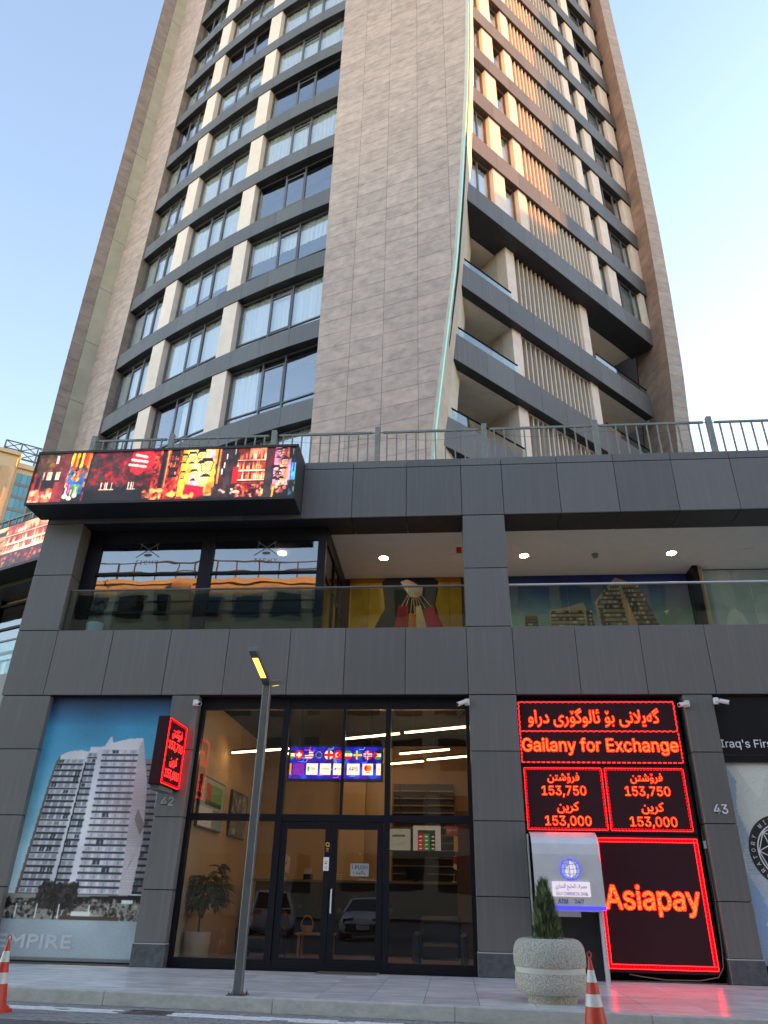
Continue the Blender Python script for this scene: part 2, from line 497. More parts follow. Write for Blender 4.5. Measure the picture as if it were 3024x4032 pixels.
# ---------------------------------------------------------------- printed pictures
class Cv:
    def __init__(s, w, h, bg=(0, 0, 0)):
        s.w, s.h = w, h; s.a = np.zeros((h, w, 3)); s.a[:] = bg
        yy, xx = np.mgrid[0:h, 0:w]; s.u = (xx + .5) / w; s.v = (yy + .5) / h
    def put(s, mk, c, k=1.0):
        s.a[mk] = s.a[mk] * (1 - k) + np.array(c) * k
    def rect(s, u0, v0, u1, v1, c, k=1.0): s.put((s.u >= u0) & (s.u < u1) & (s.v >= v0) & (s.v < v1), c, k)
    def ell(s, cx, cy, rx, ry, c, k=1.0): s.put(((s.u - cx) / rx) ** 2 + ((s.v - cy) / ry) ** 2 < 1, c, k)
    def mask(s, pts):
        ins = np.zeros(s.u.shape, bool); n = len(pts)
        for i in range(n):
            x0, y0 = pts[i]; x1, y1 = pts[(i + 1) % n]
            if y0 == y1: continue
            cr = ((y0 > s.v) != (y1 > s.v)) & (s.u < (x1 - x0) * (s.v - y0) / (y1 - y0) + x0)
            ins ^= cr
        return ins
    def poly(s, pts, c, k=1.0): s.put(s.mask(pts), c, k)
    def line(s, p, q, wd, c, k=1.0):
        asp = s.w / s.h
        ax, ay = (s.u - p[0]) * asp, s.v - p[1]; bx_, by = (q[0] - p[0]) * asp, q[1] - p[1]
        t = np.clip((ax * bx_ + ay * by) / (bx_ * bx_ + by * by + 1e-9), 0, 1)
        s.put((ax - t * bx_) ** 2 + (ay - t * by) ** 2 < (wd / 2) ** 2, c, k)
    def speck(s, u0, v0, u1, v1, cols, n, rx, ry, rng):
        for _ in range(n):
            s.ell(rng.uniform(u0, u1), rng.uniform(v0, v1), rx * rng.uniform(.5, 1.5), ry * rng.uniform(.5, 1.5), cols[rng.integers(len(cols))], rng.uniform(.5, 1))
    def photo(s, rng, amp=.45, cells=9, blur=1):
        """Soften the drawing and break its flat tones with uneven light, as a photograph has."""
        for _ in range(blur):
            p = np.pad(s.a, ((1, 1), (1, 1), (0, 0)), mode='edge')
            s.a = (p[1:-1, 1:-1] * 4 + p[:-2, 1:-1] + p[2:, 1:-1] + p[1:-1, :-2] + p[1:-1, 2:]) / 8
        f = np.ones(s.u.shape); asp = s.w / s.h
        for k, am in ((1, amp), (2.7, amp * .6), (7, amp * .4)):
            ny = max(2, int(cells * k / 3)); nx = max(2, int(ny * asp)); g_ = rng.uniform(-1, 1, (ny + 2, nx + 2))
            x, y = s.u * nx, s.v * ny; i, j = x.astype(int), y.astype(int); fx, fy = x - i, y - j
            fx, fy = fx * fx * (3 - 2 * fx), fy * fy * (3 - 2 * fy)
            f += am * ((g_[j, i] * (1 - fx) + g_[j, i + 1] * fx) * (1 - fy) + (g_[j + 1, i] * (1 - fx) + g_[j + 1, i + 1] * fx) * fy)
        s.a = np.clip(s.a * np.clip(f, .25, 1.5)[..., None], 0, 255)
    def grain(s, amt, rng): s.a = np.clip(s.a + rng.normal(0, amt, s.a.shape[:2])[..., None], 0, 255)
    def plane(s, name, mt, parent, c0, ux, uz):
        """Grid of coloured cells spanned by ux, uz from the lower left corner c0."""
        w_, h_ = s.w, s.h
        c0, ux, uz = np.array(c0, float), np.array(ux, float), np.array(uz, float)
        gy, gx = np.mgrid[0:h_ + 1, 0:w_ + 1]
        v = c0 + (gx / w_)[..., None] * ux + (gy / h_)[..., None] * uz
        i = (gy[:-1, :-1] * (w_ + 1) + gx[:-1, :-1]).ravel()
        f = np.stack([i, i + 1, i + w_ + 2, i + w_ + 1], 1)
        me = bpy.data.meshes.new(name)
        me.vertices.add(v.size // 3); me.vertices.foreach_set('co', v.ravel())
        me.loops.add(f.size); me.loops.foreach_set('vertex_index', f.ravel())
        me.polygons.add(len(f)); me.polygons.foreach_set('loop_start', np.arange(len(f)) * 4)
        try: me.polygons.foreach_set('loop_total', np.full(len(f), 4))
        except Exception: pass
        me.update(); me.validate()
        a = np.clip(s.a.reshape(-1, 3) / 255.0, 0, 1)
        a = np.where(a <= .04045, a / 12.92, ((a + .055) / 1.055) ** 2.4)
        rgba = np.concatenate([np.repeat(a, 4, 0), np.ones((len(a) * 4, 1))], 1)
        at = me.color_attributes.new('Col', 'FLOAT_COLOR', 'CORNER')
        at.data.foreach_set('color', rgba.ravel())
        me.materials.append(MATS[mt])
        return put(name, me, parent)

# ================================================================ GROUND
RZ = -0.17                                   # road level; pavement top is z = 0
def kerb_y(x): return -3.77 - 0.084 * (x + 6.31)
g = MB().quad((-400, -400, RZ - .012), (400, -400, RZ - .012), (400, 400, RZ - .012), (-400, 400, RZ - .012)).build('ground', 'asphalt')
tag(g, kind='structure')
road = MB()
for i in range(24):
    pass
road = MB().hexa([(-60, -40, RZ - .010), (60, -40, RZ - .010), (60, kerb_y(60), RZ - .010), (-60, kerb_y(-60), RZ - .010),
                  (-60, -40, RZ - .004), (60, -40, RZ - .004), (60, kerb_y(60), RZ - .004), (-60, kerb_y(-60), RZ - .004)]).build('road', 'asphalt')
tag(road, kind='structure')
# block pavers of the carriageway in view; a painted row beside the kerb
pv = MB(); rng = random.Random(3)
ka = math.atan(-0.084)
for i in range(-2, 60):
    for j in range(14):
        bw, bh = 0.205, 0.105
        t = i * bw + (bw / 2 if j % 2 else 0) - 7.6
        dd = 0.02 + j * bh
        cx, cy = t, kerb_y(t) - dd - bh / 2
        if cx > 4.2: continue
        white = 3 <= j <= 5 and not (-4.25 < cx < -3.62) and rng.random() > 0.07
        h = RZ + rng.uniform(.004, .010)
        c, s_ = math.cos(ka), math.sin(ka)
        hw, hh = bw / 2 - .006, bh / 2 - .006
        P = [(cx + a * c - b * s_, cy + a * s_ + b * c) for a, b in ((-hw, -hh), (hw, -hh), (hw, hh), (-hw, hh))]
        pv.hexa([(x, y, RZ - .003) for x, y in P] + [(x, y, h) for x, y in P], 'road_paint' if white else 'paver')
o = pv.build('paving_block', 'paver', road)
tag(o, 'grey interlocking road blocks with a worn white painted row', kind='stuff')
# drain grate
dr = thing('drain_grate', 'rusty cast iron drain grate in the road beside the kerb', 'drain', (-3.93, -4.42, RZ))
fr = MB()
def kp(x, d, z): return (x, kerb_y(x) - d, z)
for a, b, d0, d1 in ((-4.22, -3.64, .28, .31), (-4.22, -3.64, .63, .66), (-4.22, -4.19, .31, .63), (-3.67, -3.64, .31, .63)):
    fr.hexa([kp(a, d1, RZ), kp(b, d1, RZ), kp(b, d0, RZ), kp(a, d0, RZ), kp(a, d1, RZ + .013), kp(b, d1, RZ + .013), kp(b, d0, RZ + .013), kp(a, d0, RZ + .013)])
fr.build('frame', 'grate', dr)
for i in range(13):
    x = -4.17 + i * .0395
    MB().hexa([kp(x, .62, RZ), kp(x + .02, .62, RZ), kp(x + .02, .32, RZ), kp(x, .32, RZ), kp(x, .62, RZ + .012), kp(x + .02, .62, RZ + .012), kp(x + .02, .32, RZ + .012), kp(x, .32, RZ + .012)]).build('bar', 'grate', dr)
# pavement with kerb stones and tiles
pb = MB().hexa([(-45, kerb_y(-45) + .15, RZ), (45, kerb_y(45) + .15, RZ), (45, 12, RZ), (-45, 12, RZ), (-45, kerb_y(-45) + .15, -.014), (45, kerb_y(45) + .15, -.014), (45, 12, -.014), (-45, 12, -.014)]).build('pavement', 'grout')
tag(pb, kind='structure')
for i in range(10):
    x0 = -14.4 + i * 2.4
    x1 = x0 + 2.397
    MB().hexa([(x0, kerb_y(x0), RZ - .002), (x1, kerb_y(x1), RZ - .002), (x1, kerb_y(x1) + .145, RZ - .002), (x0, kerb_y(x0) + .145, RZ - .002),
               (x0, kerb_y(x0) + .012, .001), (x1, kerb_y(x1) + .012, .001), (x1, kerb_y(x1) + .145, .001), (x0, kerb_y(x0) + .145, .001)]).build('kerb_stone', 'kerb', pb, bevel=.010)
for i in range(26):
    for j in range(6):
        x0 = -12.1 + i * .731; x1 = x0 + .722
        y1 = -.01 - j * .84; y0 = y1 - .829
        lo0, lo1 = kerb_y(x0) + .15, kerb_y(x1) + .15
        if y1 < min(lo0, lo1) + .04 or x0 > 6.9: continue
        a0, a1 = max(y0, lo0), max(y0, lo1)
        if a0 == y0 and a1 == y0:
            bx('paving_tile', 'paving', pb, x0, x1, y0, y1, -.016, rng.uniform(-.0005, .001))
        else:
            MB().hexa([(x0, a0, -.016), (x1, a1, -.016), (x1, y1, -.016), (x0, y1, -.016), (x0, a0, .0), (x1, a1, .0), (x1, y1, .0), (x0, y1, .0)]).build('paving_tile', 'paving', pb)

# ================================================================ PODIUM
pod = thing('shopping_podium', 'dark grey panelled two storey shopping podium below the tower', 'building', (0, .5, 0))
XR = 10.2                                     # right end, past the frame
G = 0.007                                     # half of a panel joint
xs_f = [-9.97, -8.99, -7.65, -6.28, -4.92, -3.50, -2.25, -.91, .44, 1.44, 2.79, 4.16, 5.53, 6.91, 8.28, 9.65]
def panels(xs, z0, z1, y0=0.0, y1=.05, name='cladding_panel'):
    for a, b in zip(xs[:-1], xs[1:]):
        bx(name, 'clad', pod, a + G, b - G, y0, y1, z0 + G, z1 - G, bevel=.006)
panels(xs_f, 9.37, 10.77)
panels(xs_f, 10.77, 10.99, 0, .34, 'coping_panel')
panels(xs_f, 5.06, 6.57)
MB().box(-9.95, XR, .045, .40, 5.075, 6.55).box(-9.95, XR, .045, .40, 9.39, 10.75).build('wall_core', 'backing', pod)
for a, b in zip(xs_f[:-1], xs_f[1:]):         # soffit of the fascia
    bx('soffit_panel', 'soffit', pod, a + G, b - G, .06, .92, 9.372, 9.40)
for a, b in zip(xs_f[:-1], xs_f[1:]):
    bx('sill_panel', 'clad', pod, a + .003, b - .003, .052, .40, 6.535, 6.563)
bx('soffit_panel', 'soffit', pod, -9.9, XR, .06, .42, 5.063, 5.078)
bx('roof_deck', 'kerb', pod, -9.93, XR + 25, .36, 26, 10.60, 10.85)
bx('balcony_slab', 'paving', pod, -9.9, XR, .41, 12, 6.25, 6.53)
def pillar(x0, x1, zs, dep, stone=False):
    for a, b in zip(zs[:-1], zs[1:]):
        bx('pillar_panel', 'clad', pod, x0 + G, x1 - G, .001, dep, a + G, b - G, bevel=.006)
    bx('pillar_core', 'backing', pod, x0 + .03, x1 - .03, .03, dep - .03, zs[0] + .01, zs[-1] - .01)
    if stone:
        bx('pillar_base', 'stone_base', pod, x0 - .012, x1 + .012, -.012, dep, 0.0, .372, bevel=.01)
        bx('base_joint', 'grout_white', pod, x0 - .006, x1 + .006, -.006, dep - .01, .372, .387)
zl = [.387, 1.28, 2.59, 3.905, 5.055]
pillar(.44, 1.44, zl, .62, True)
pillar(-6.02, -5.40, zl, .34, True)
pillar(4.83, 5.43, zl, .62, True)
pillar(-9.93, -8.80, [0.01] + zl[1:], .5)
pillar(.44, 1.44, [6.572, 7.98, 9.365], .92)
pillar(-9.97, -9.0, [6.572, 7.97, 9.365], .95)
# upper gallery: ceiling, back wall, downlights, detectors
bx('gallery_ceiling', 'ceiling_white', pod, -2.89, XR, .93, 12.0, 9.42, 9.60)
bx('gallery_wall', 'room_dark', pod, -2.9, XR, 3.9, 4.1, 6.53, 9.42)
def disc(name, mt, parent, c, r, h, n=20):
    return MB().lathe([(r, 0), (r, h)], n, c).build(name, mt, parent)
for x in (-1.66, 2.12, 5.96):
    disc('downlight', 'downlight', pod, (x, 2.45, 9.395), .115, .024)
    MB().lathe([(.118, 0), (.15, 0), (.15, .02), (.118, .02)], 24, (x, 2.45, 9.40)).build('downlight_rim', 'plastic_white', pod)
for x in (.30, 7.9):
    MB().lathe([(.12, 0), (.17, .012), (.17, .03)], 20, (x, 2.42, 9.39)).build('ceiling_speaker', 'ceiling_white', pod)
MB().lathe([(.05, -.07), (.08, -.05), (.06, -.02), (.10, .03)], 14, (3.99, 2.48, 9.39)).build('smoke_detector', 'rail_paint', pod)
bx('fire_sounder', 'ink_red', pod, .30, .438, 1.5, 1.62, 9.12, 9.24)
# restaurant glazing on the upper floor
RY = .52
rm = MB()
for z0, z1 in ((9.02, 9.40), (8.14, 8.20), (7.13, 7.20), (6.53, 6.66)):
    rm.box(-8.99, -2.9, RY - .06, RY + .04, z0, z1)
for x0, x1 in ((-8.99, -8.64), (-6.04, -5.72), (-3.10, -2.9)):
    rm.box(x0, x1, RY - .075, RY + .055, 6.535, 9.37)
rm.build('window_frame', 'shop_frame', pod)
for x0, x1 in ((-8.64, -6.04), (-5.72, -3.10)):
    for z0, z1 in ((8.20, 9.02), (7.20, 8.14), (6.66, 7.13)):
        bx('window_pane', 'rest_glass', pod, x0, x1, RY - .01, RY + .005, z0, z1)
sm = MB()
for z0, z1 in ((9.02, 9.40), (8.14, 8.20), (6.53, 6.62)): sm.box(-2.98, -2.9, RY + .06, 3.88, z0, z1)
for y in (1.9, 2.85, 3.8): sm.box(-2.985, -2.895, y, y + .08, 6.535, 9.37)
sm.build('side_window_frame', 'shop_frame', pod)
for y0, y1 in ((RY + .06, 1.9), (1.98, 2.85), (2.93, 3.8)):
    bx('window_pane', 'rest_glass', pod, -2.95, -2.935, y0, y1, 6.62, 9.02)
bx('dining_room_wall', 'room_dark', pod, -9.6, -3.0, 5.0, 5.1, 6.53, 9.36); bx('dining_room_ceiling', 'room_dark', pod, -9.6, -3.0, .95, 5.1, 9.37, 9.42)
disc('downlight', 'downlight', pod, (-4.35, 1.9, 9.33), .11, .02)
# frosted emblem on the two panes: crossed cutlery over a dish, with the name below
for cx in (-7.42, -4.40):
    e = MB(); y = RY - .013
    def ln(a, b, wd): e.bar((cx + a[0], y, 8.76 + a[1]), (cx + b[0], y, 8.76 + b[1]), wd, .003, up=(0, 1, 0))
    ln((-.30, -.12), (.30, .30), .02); ln((.30, -.12), (-.30, .30), .02)
    ln((-.24, .05), (-.20, .20), .014); ln((.24, .05), (.20, .20), .014)
    for sx in (-1, 1):
        e.add([(cx + sx * .2 + .028 * math.cos(t * .785), y, 8.99 + .05 * math.sin(t * .785)) for t in range(8)], [tuple(range(8))])
    e.add([(cx + .11 * math.cos(t * .524), y, 8.70 + .04 * math.sin(t * .524)) for t in range(12)], [tuple(range(12))])
    for k in (-1, 0, 1): ln((k * .05, .0), (k * .05 + .015, .06), .010)
    e.build('window_emblem', 'frame', pod)
    lettering('window_lettering', 'TICHY', 'frame', pod, (cx, y, 8.50), .58, .11, bold=.01, spacing=1.3)
# glass balustrades
def balustrade(x0, x1, joints, y=.12):
    xs = [x0] + joints + [x1]
    for a, b in zip(xs[:-1], xs[1:]):
        bx('glass_panel', 'rail_glass', pod, a + .006, b - .006, y, y + .014, 6.575, 7.58)
    MB().tube([(x0, y + .007, 7.60), (x1, y + .007, 7.60)], .026, 10).build('handrail', 'steel' if x0 > -2 else 'frame', pod, smooth=True)
balustrade(-8.97, -2.2, [-7.43, -6.11, -4.80, -3.5]); balustrade(-2.19, .43, [-.88]); balustrade(1.45, XR, [2.74, 4.05, 5.45, 6.75, 8.05])

# ---------------------------------------------------------------- shop front: frame, panes, door
SY = .25
sf = MB()
for z0, z1 in ((4.80, 5.058), (2.56, 2.69), (.02, .16)):
    sf.box(-5.40, .44, SY - .03, SY + .09, z0, z1)
sf.box(-5.40, .44, SY - .05, SY + .10, -.002, .05)
for x0, x1 in ((-5.40, -5.32), (-3.55, -3.42), (-1.33, -1.22), (.36, .44)):
    sf.box(x0, x1, SY - .045, SY + .105, .03, 5.055)
sf.box(-2.25, -2.19, SY + .0, SY + .06, 2.69, 4.80)
sf.build('shopfront_frame', 'shop_frame', pod)
for x0, x1, z0, z1 in ((-5.32, -3.55, 2.69, 4.80), (-3.42, -2.25, 2.69, 4.80), (-2.19, -1.33, 2.69, 4.80), (-1.22, .36, 2.69, 4.80), (-5.32, -3.55, .16, 2.56), (-1.22, .36, .16, 2.56)):
    bx('shop_pane', 'shop_glass', pod, x0, x1, SY + .02, SY + .03, z0, z1)
for k, (x0, x1) in enumerate(((-3.41, -2.385), (-2.375, -1.34))):
    d = MB()
    d.box(x0, x0 + .12, SY - .02, SY + .05, .06, 2.55).box(x1 - .12, x1, SY - .02, SY + .05, .06, 2.55)
    d.box(x0 + .12, x1 - .12, SY - .018, SY + .048, .06, .20).box(x0 + .12, x1 - .12, SY - .018, SY + .048, 2.42, 2.55)
    dr_ = d.build('door_leaf', 'shop_frame', pod)
    bx('door_pane', 'shop_glass', dr_, x0 + .12, x1 - .12, SY + .01, SY + .02, .20, 2.42)
    if k: MB().tube([(x0 + .05, SY - .02, .95), (x0 + .05, SY - .07, .95), (x0 + .05, SY - .07, 1.35), (x0 + .05, SY - .02, 1.35)], .014, 8).build('door_handle', 'steel', dr_)
# shop interior shell
si = MB()
si.box(-5.5, -5.33, .36, 6.4, .02, 5.1)
si.build('shop_side_wall', 'wall_tan', pod)
bx('shop_back_wall', 'wall_tan', pod, -5.33, -1.6, 6.3, 6.42, .02, 5.1)
bx('shop_back_wall', 'wall_umber', pod, -1.6, 1.9, 5.95, 6.1, .02, 5.1)
bx('shop_column', 'wall_tan', pod, -3.05, -2.35, 5.9, 6.29, .02, 5.1)
bx('shop_side_wall', 'wall_tan', pod, .62, .80, .7, 6.0, .02, 5.1)
bx('shop_ceiling', 'black', pod, -5.5, 1.9, .37, 6.4, 5.09, 5.2)
fl = bx('shop_floor', 'backing', pod, -5.5, 1.9, .36, 6.4, -.02, .02)
for i in range(9):
    for j in range(3):
        bx('floor_board', 'wood_floor', fl, -5.32 + i * .69, -5.32 + i * .69 + .685, .37 + j * 2, .37 + j * 2 + 1.99, .021, .03)
bl = bx('slatted_back_panel', 'room_dark', pod, -1.55, .1, 5.80, 5.94, 1.5, 4.05)
for i in range(13):
    bx('shelf_slat', 'blind', bl, -1.55, .1, 5.70, 5.81, 1.62 + i * .185, 1.65 + i * .185)
bx('wood_screen', 'recess_brown', pod, .12, .60, 4.2, 4.26, .03, 3.2)
# left neighbour wing of the podium, running back behind the corner pillar
LW = Pl(-12.3, 3.45, -25)
wl_ = MB()
LW.box(wl_, -14, 2.9, .05, .5, 5.06, 6.55); LW.box(wl_, -14, 2.9, .05, .6, 9.38, 10.95); LW.box(wl_, -14, 2.9, .9, 1.0, -.1, 9.4); LW.box(wl_, -14, 2.9, .05, 1.2, 9.36, 9.42)
wl_.build('side_wing_wall', 'clad', pod)
fw = MB()
for t in (-8.0, -5.2, -2.4, .3):
    LW.box(fw, t, t + .14, .72, .86, 6.5, 9.38)
for z in (9.1, 8.3, 7.5): LW.box(fw, -14, 2.0, .74, .85, z, z + .07)
fw.build('side_wing_frame', 'shop_frame', pod)
for t in (-7.86, -5.06, -2.26):
    LW.bx('window_pane', 'rest_glass', pod, t, t + 2.55, .79, .80, 6.56, 9.1)
    LW.bx('glass_panel', 'rail_glass', pod, t, t + 2.6, .15, .165, 6.56, 7.58)
q = MB(); LW.box(q, -14, 1.2, .13, .18, 7.58, 7.63); q.build('handrail', 'frame', pod)
LW.bx('side_wing_room', 'wall_tan', pod, -14, 2, .88, .898, 6.5, 9.3)

# ---------------------------------------------------------------- railing on the podium roof
ral = thing('roof_railing', 'grey green steel railing along the podium roof edge', 'railing', (0, .30, 10.99))
posts = [-9.45, -7.27, -4.46, -1.69, 1.09, 3.92, 6.76, 9.6]
for x in posts:
    bx('post', 'rail_paint', ral, x - .065, x + .065, .235, .365, 10.99, 12.20, bevel=.008)
for a, b in zip(posts[:-1], posts[1:]):
    bx('top_rail', 'rail_paint', ral, a + .14, b - .14, .275, .325, 12.02, 12.075)
    bx('bottom_rail', 'rail_paint', ral, a + .065, b - .065, .28, .32, 11.06, 11.10)
    for s_, x in ((1, a), (-1, b)):
        MB().tube([(x + s_ * .06, .30, 12.06), (x + s_ * .10, .30, 12.035), (x + s_ * .15, .30, 12.05)], .012, 6).build('rail_joint', 'rust', ral)
    n = round((b - a) / .262) - 1
    for i in range(n):
        x = a + (b - a) * (i + 1) / (n + 1)
        bx('baluster', 'rail_paint', ral, x - .017, x + .017, .282, .318, 11.10, 12.02)
    w_ = MB().tube([(a + (b - a) * t, .27, 11.86 - .10 * math.sin(math.pi * t) + .02 * math.sin(9 * t)) for t in [i / 10 for i in range(11)]], .004, 5)
    w_.build('slack_wire', 'cable_grey', ral)

# ================================================================ TOWER
tow = thing('residential_tower', 'tall brown tiled residential tower with curved fins and dark window bands', 'tower', (-3, 10, 10.85))
TOP = 64.0
KU, KL = 1.045, 1.07
def kz(z, k): return CAM.z + k * (z - CAM.z)
# ---- central sail
SA = Pl(-4.42, 4.5, -17)
c17 = math.cos(rad(17))
ez = [10.8, 13.06, 14.1, 16.86, 19.2, 21.2, 24.55, 26.27, 30.5, 33.7, 37.26, 45, 55, 70]
ex = [-.45, -.25, -.20, .118, .402, .645, .92, 1.04, 1.318, 1.48, 1.613, 1.80, 1.93, 2.05]
def sail_s(z): return (float(np.interp(z, ez, ex)) + 4.42) / c17
sb = MB()
zz = [10.85] + [12 + i for i in range(53)]
for a, b in zip(zz[:-1], zz[1:]):
    SA.box(sb, .012, sail_s(a) - .012, .022, .42, a, b, None, .012, sail_s(b) - .012)
sail = sb.build('sail_wall', 'backing', tow)
cols = [0, 1.29, 2.56, 3.85, 5.12, 99]
nt_, far = 0, MB()
rows = [10.92 + .64 * i for i in range(84)]
for z in rows:
    for a, b in zip(cols[:-1], cols[1:]):
        r0, r1 = min(b, sail_s(z)), min(b, sail_s(z + .64))
        if r0 - a < .06: continue
        mb_ = MB() if nt_ < 230 else far
        SA.box(mb_, a + .006, r0 - .006, 0, .03, z + .006, z + .634, None, a + .006, r1 - .006)
        if nt_ < 230:
            mb_.build('tile', 'tile', sail)
        nt_ += 1
tag(far.build('tile', 'tile', sail), kind='stuff')
# lit edge strip and cream return of the sail
def edge(z, e=0.0): return Vector(SA.p(sail_s(z), e, z))
zs_e = [10.9 + .55 * i for i in range(97)]
for i in range(0, 60, 4):
    seg = zs_e[i:i + 5]
    if len(seg) < 2: break
    MB().tube([edge(z, -.012) + Vector((.026, 0, 0)) for z in seg], .024, 6).build('light_strip', 'led_strip', tow)
rdz = [14.5, 17.7, 21.3, 24.8, 29.7, 33.5, 41, 60]
rdx = [.257, .20, .15, .16, .235, .24, .30, .33]; rdy = [.585, 1.02, 1.51, 1.9, 1.96, 2.2, 2.57, 2.8]
def ret_dir(z): return Vector((float(np.interp(z, rdz, rdx)), float(np.interp(z, rdz, rdy)), 0))
rt = MB()
for a, b in zip(zs_e[:-1], zs_e[1:]):
    A0, B0 = edge(a, .001), edge(b, .001); A1, B1 = A0 + ret_dir(a) * 2.2, B0 + ret_dir(b) * 2.2
    off = Vector((.012, 0, 0)); inn = Vector((-.10, 0, 0))
    rt.hexa([A0 + inn, A0 + off, A1 + off, A1 + inn, B0 + inn, B0 + off, B1 + off, B1 + inn])
ret = rt.build('sail_edge_wall', 'render_olive', tow)
for i in range(0, 80, 2):
    a, b = zs_e[i] + .006, zs_e[i + 2] - .006
    A0, B0 = edge(a, .002), edge(b, .002); A1, B1 = A0 + ret_dir(a) * 1.04, B0 + ret_dir(b) * 1.04
    off = Vector((.03, 0, 0)); inn = Vector((.004, 0, 0))
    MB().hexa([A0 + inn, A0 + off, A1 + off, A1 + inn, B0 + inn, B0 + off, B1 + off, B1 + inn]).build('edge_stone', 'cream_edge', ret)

# ---- window unit
rw = random.Random(11)
def window(pl, t0, t1, e, z0, z1, splits, sash=None, strip=.0, curtain=True, gmat='win_glass'):
    """Framed window: mullions at splits, an opening sash, a low strip of panes, a curtain behind."""
    fw_ = .06
    f = MB(); xs = [t0] + [t0 + (t1 - t0) * s_ for s_ in splits] + [t1]
    pl.box(f, t0, t1, e, e + .08, z0, z0 + fw_); pl.box(f, t0, t1, e, e + .08, z1 - fw_, z1)
    for i, x in enumerate(xs):
        a = x if i == 0 else (x - fw_ if i == len(xs) - 1 else x - fw_ / 2)
        pl.box(f, a, a + fw_, e - .004, e + .084, z0 + fw_, z1 - fw_)
    zb = z0 + fw_
    if strip:
        pl.box(f, t0 + fw_, t1 - fw_, e + .004, e + .076, z0 + strip, z0 + strip + fw_); zb = z0 + strip + fw_
    o_ = f.build('window', 'frame', tow)
    for i in range(len(xs) - 1):
        a, b = xs[i] + fw_ * (1 if i == 0 else .5), xs[i + 1] - fw_ * (1 if i == len(xs) - 2 else .5)
        if strip: pl.bx('pane', gmat, o_, a, b, e + .04, e + .05, z0 + fw_, z0 + strip)
        top = z1 - fw_
        if sash == i:
            h = z1 - (z1 - zb) * .20
            s_ = MB()
            pl.box(s_, a, b, e - .012, e + .06, h, h + fw_); pl.box(s_, a, b, e - .012, e + .06, zb, zb + .05)
            pl.box(s_, a, a + .05, e - .012, e + .06, zb + .05, h); pl.box(s_, b - .05, b, e - .012, e + .06, zb + .05, h)
            s_.build('sash', 'frame', o_)
            pl.bx('pane', gmat, o_, a + .05, b - .05, e + .02, e + .03, zb + .05, h)
            pl.bx('pane', gmat, o_, a, b, e + .04, e + .05, h + fw_, top)
        else:
            pl.bx('pane', gmat, o_, a, b, e + .04, e + .05, zb, top)
    if curtain:
        st = rw.random(); a, b = t0 + .04, t1 - .04
        if st < .10: b = a + (b - a) * .3
        elif st < .20: a = b - (b - a) * .55
        if st > .93: return o_
        c = MB(); n = max(6, int((b - a) / .07)); ph = rw.uniform(0, 6)
        P = [(a + (b - a) * i / n, e + .15 + .022 * math.sin(i * 2.1 + ph) + .012 * math.sin(i * .7)) for i in range(n + 1)]
        zt = z1 - .03 - (.16 if rw.random() < .3 else 0); zl_ = z0 if rw.random() < .85 else z0 + (z1 - z0) * rw.uniform(.25, .6)
        for p, r_ in zip(P[:-1], P[1:]):
            c.quad(pl.p(p[0], p[1], zl_), pl.p(r_[0], r_[1], zl_), pl.p(r_[0], r_[1], zt), pl.p(p[0], p[1], zt))
        c.build('curtain', 'curtain' if rw.random() < .8 else 'curtain_cream', o_)
    return o_

# ---- left wing: bands on a gentle curve
def lw_xy(u): return (-4.40 - u, 4.5 + .355 * u + .0157 * u * u)
def lw_pl(u0, u1):
    """Chord of the curve from the further left end u1 to u0."""
    a, b = lw_xy(u1), lw_xy(u0)
    p = Pl(a[0], a[1], math.degrees(math.atan2(b[1] - a[1], b[0] - a[0])))
    p.len = math.hypot(b[0] - a[0], b[1] - a[1])
    return p
LZ = [12.03 + 3.628 * i for i in range(15)]
us = [0.0, 1.25, 2.5, 3.75, 4.95, 6.05, 7.15, 8.2, 9.2, 10.05, 10.86]
BAYS = [(.05, 3.90), (4.62, 7.72), (8.48, 10.84)]
PILS = [(3.92, 4.60), (7.76, 8.46)]
for z in LZ:
    core = MB()
    for a, b in zip(us[:-1], us[1:]):
        p = lw_pl(a, b)
        p.box(core, -.02, p.len + .02, .03, .62, z + .012, z + .85)
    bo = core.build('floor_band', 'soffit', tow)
    for a, b in zip(us[:-1], us[1:]):
        p = lw_pl(a, b)
        p.bx('band_panel', 'band', bo, .005, p.len - .005, 0, .03, z, z + .86)
    if z > LZ[-1] - 1: continue
    for a, b in PILS:
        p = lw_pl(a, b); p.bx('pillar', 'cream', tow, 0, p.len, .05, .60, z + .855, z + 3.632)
    for k, (a, b) in enumerate(BAYS):
        p = lw_pl(a, b)
        window(p, 0, p.len, .31, z + .86, z + 3.63, (.37, .62) if k < 2 else (.36, .66), sash=1, strip=.50)

# ---- left fin, its returns, the concrete slot and the outer blade
FL = Pl(-15.26, 10.12, -30)
fz = [10.85 + .64 * i for i in range(83)]
def fin_w(z): return float(np.interp(z, [12, 19, 23, 28, 40, 52, 64], [1.72, 1.78, 1.93, 2.02, 2.12, 2.38, 2.5]))
fb = MB()
for a, b in zip(fz[:-1:3], fz[3::3]):
    FL.box(fb, -fin_w(a) + .01, -.012, .022, .7, a, b, None, -fin_w(b) + .01, -.012)
fin = fb.build('fin_wall', 'backing', tow)
ff = MB(); cnt = 0
for z in fz[:-1]:
    for k in (0, 1):
        w0, w1 = fin_w(z), fin_w(z + .64)
        a0, a1 = (-w0, -w1) if k == 0 else (-.95, -.95)
        b0 = -.95 if k == 0 else 0.0
        mb_ = MB() if cnt < 36 else ff
        FL.box(mb_, a0 + .006, b0 - .006, 0, .03, z + .006, z + .634, None, a1 + .006, b0 - .006)
        if cnt < 36: mb_.build('tile', 'tile', fin)
        cnt += 1
tag(ff.build('tile', 'tile', fin), kind='stuff')
fr_ = MB()
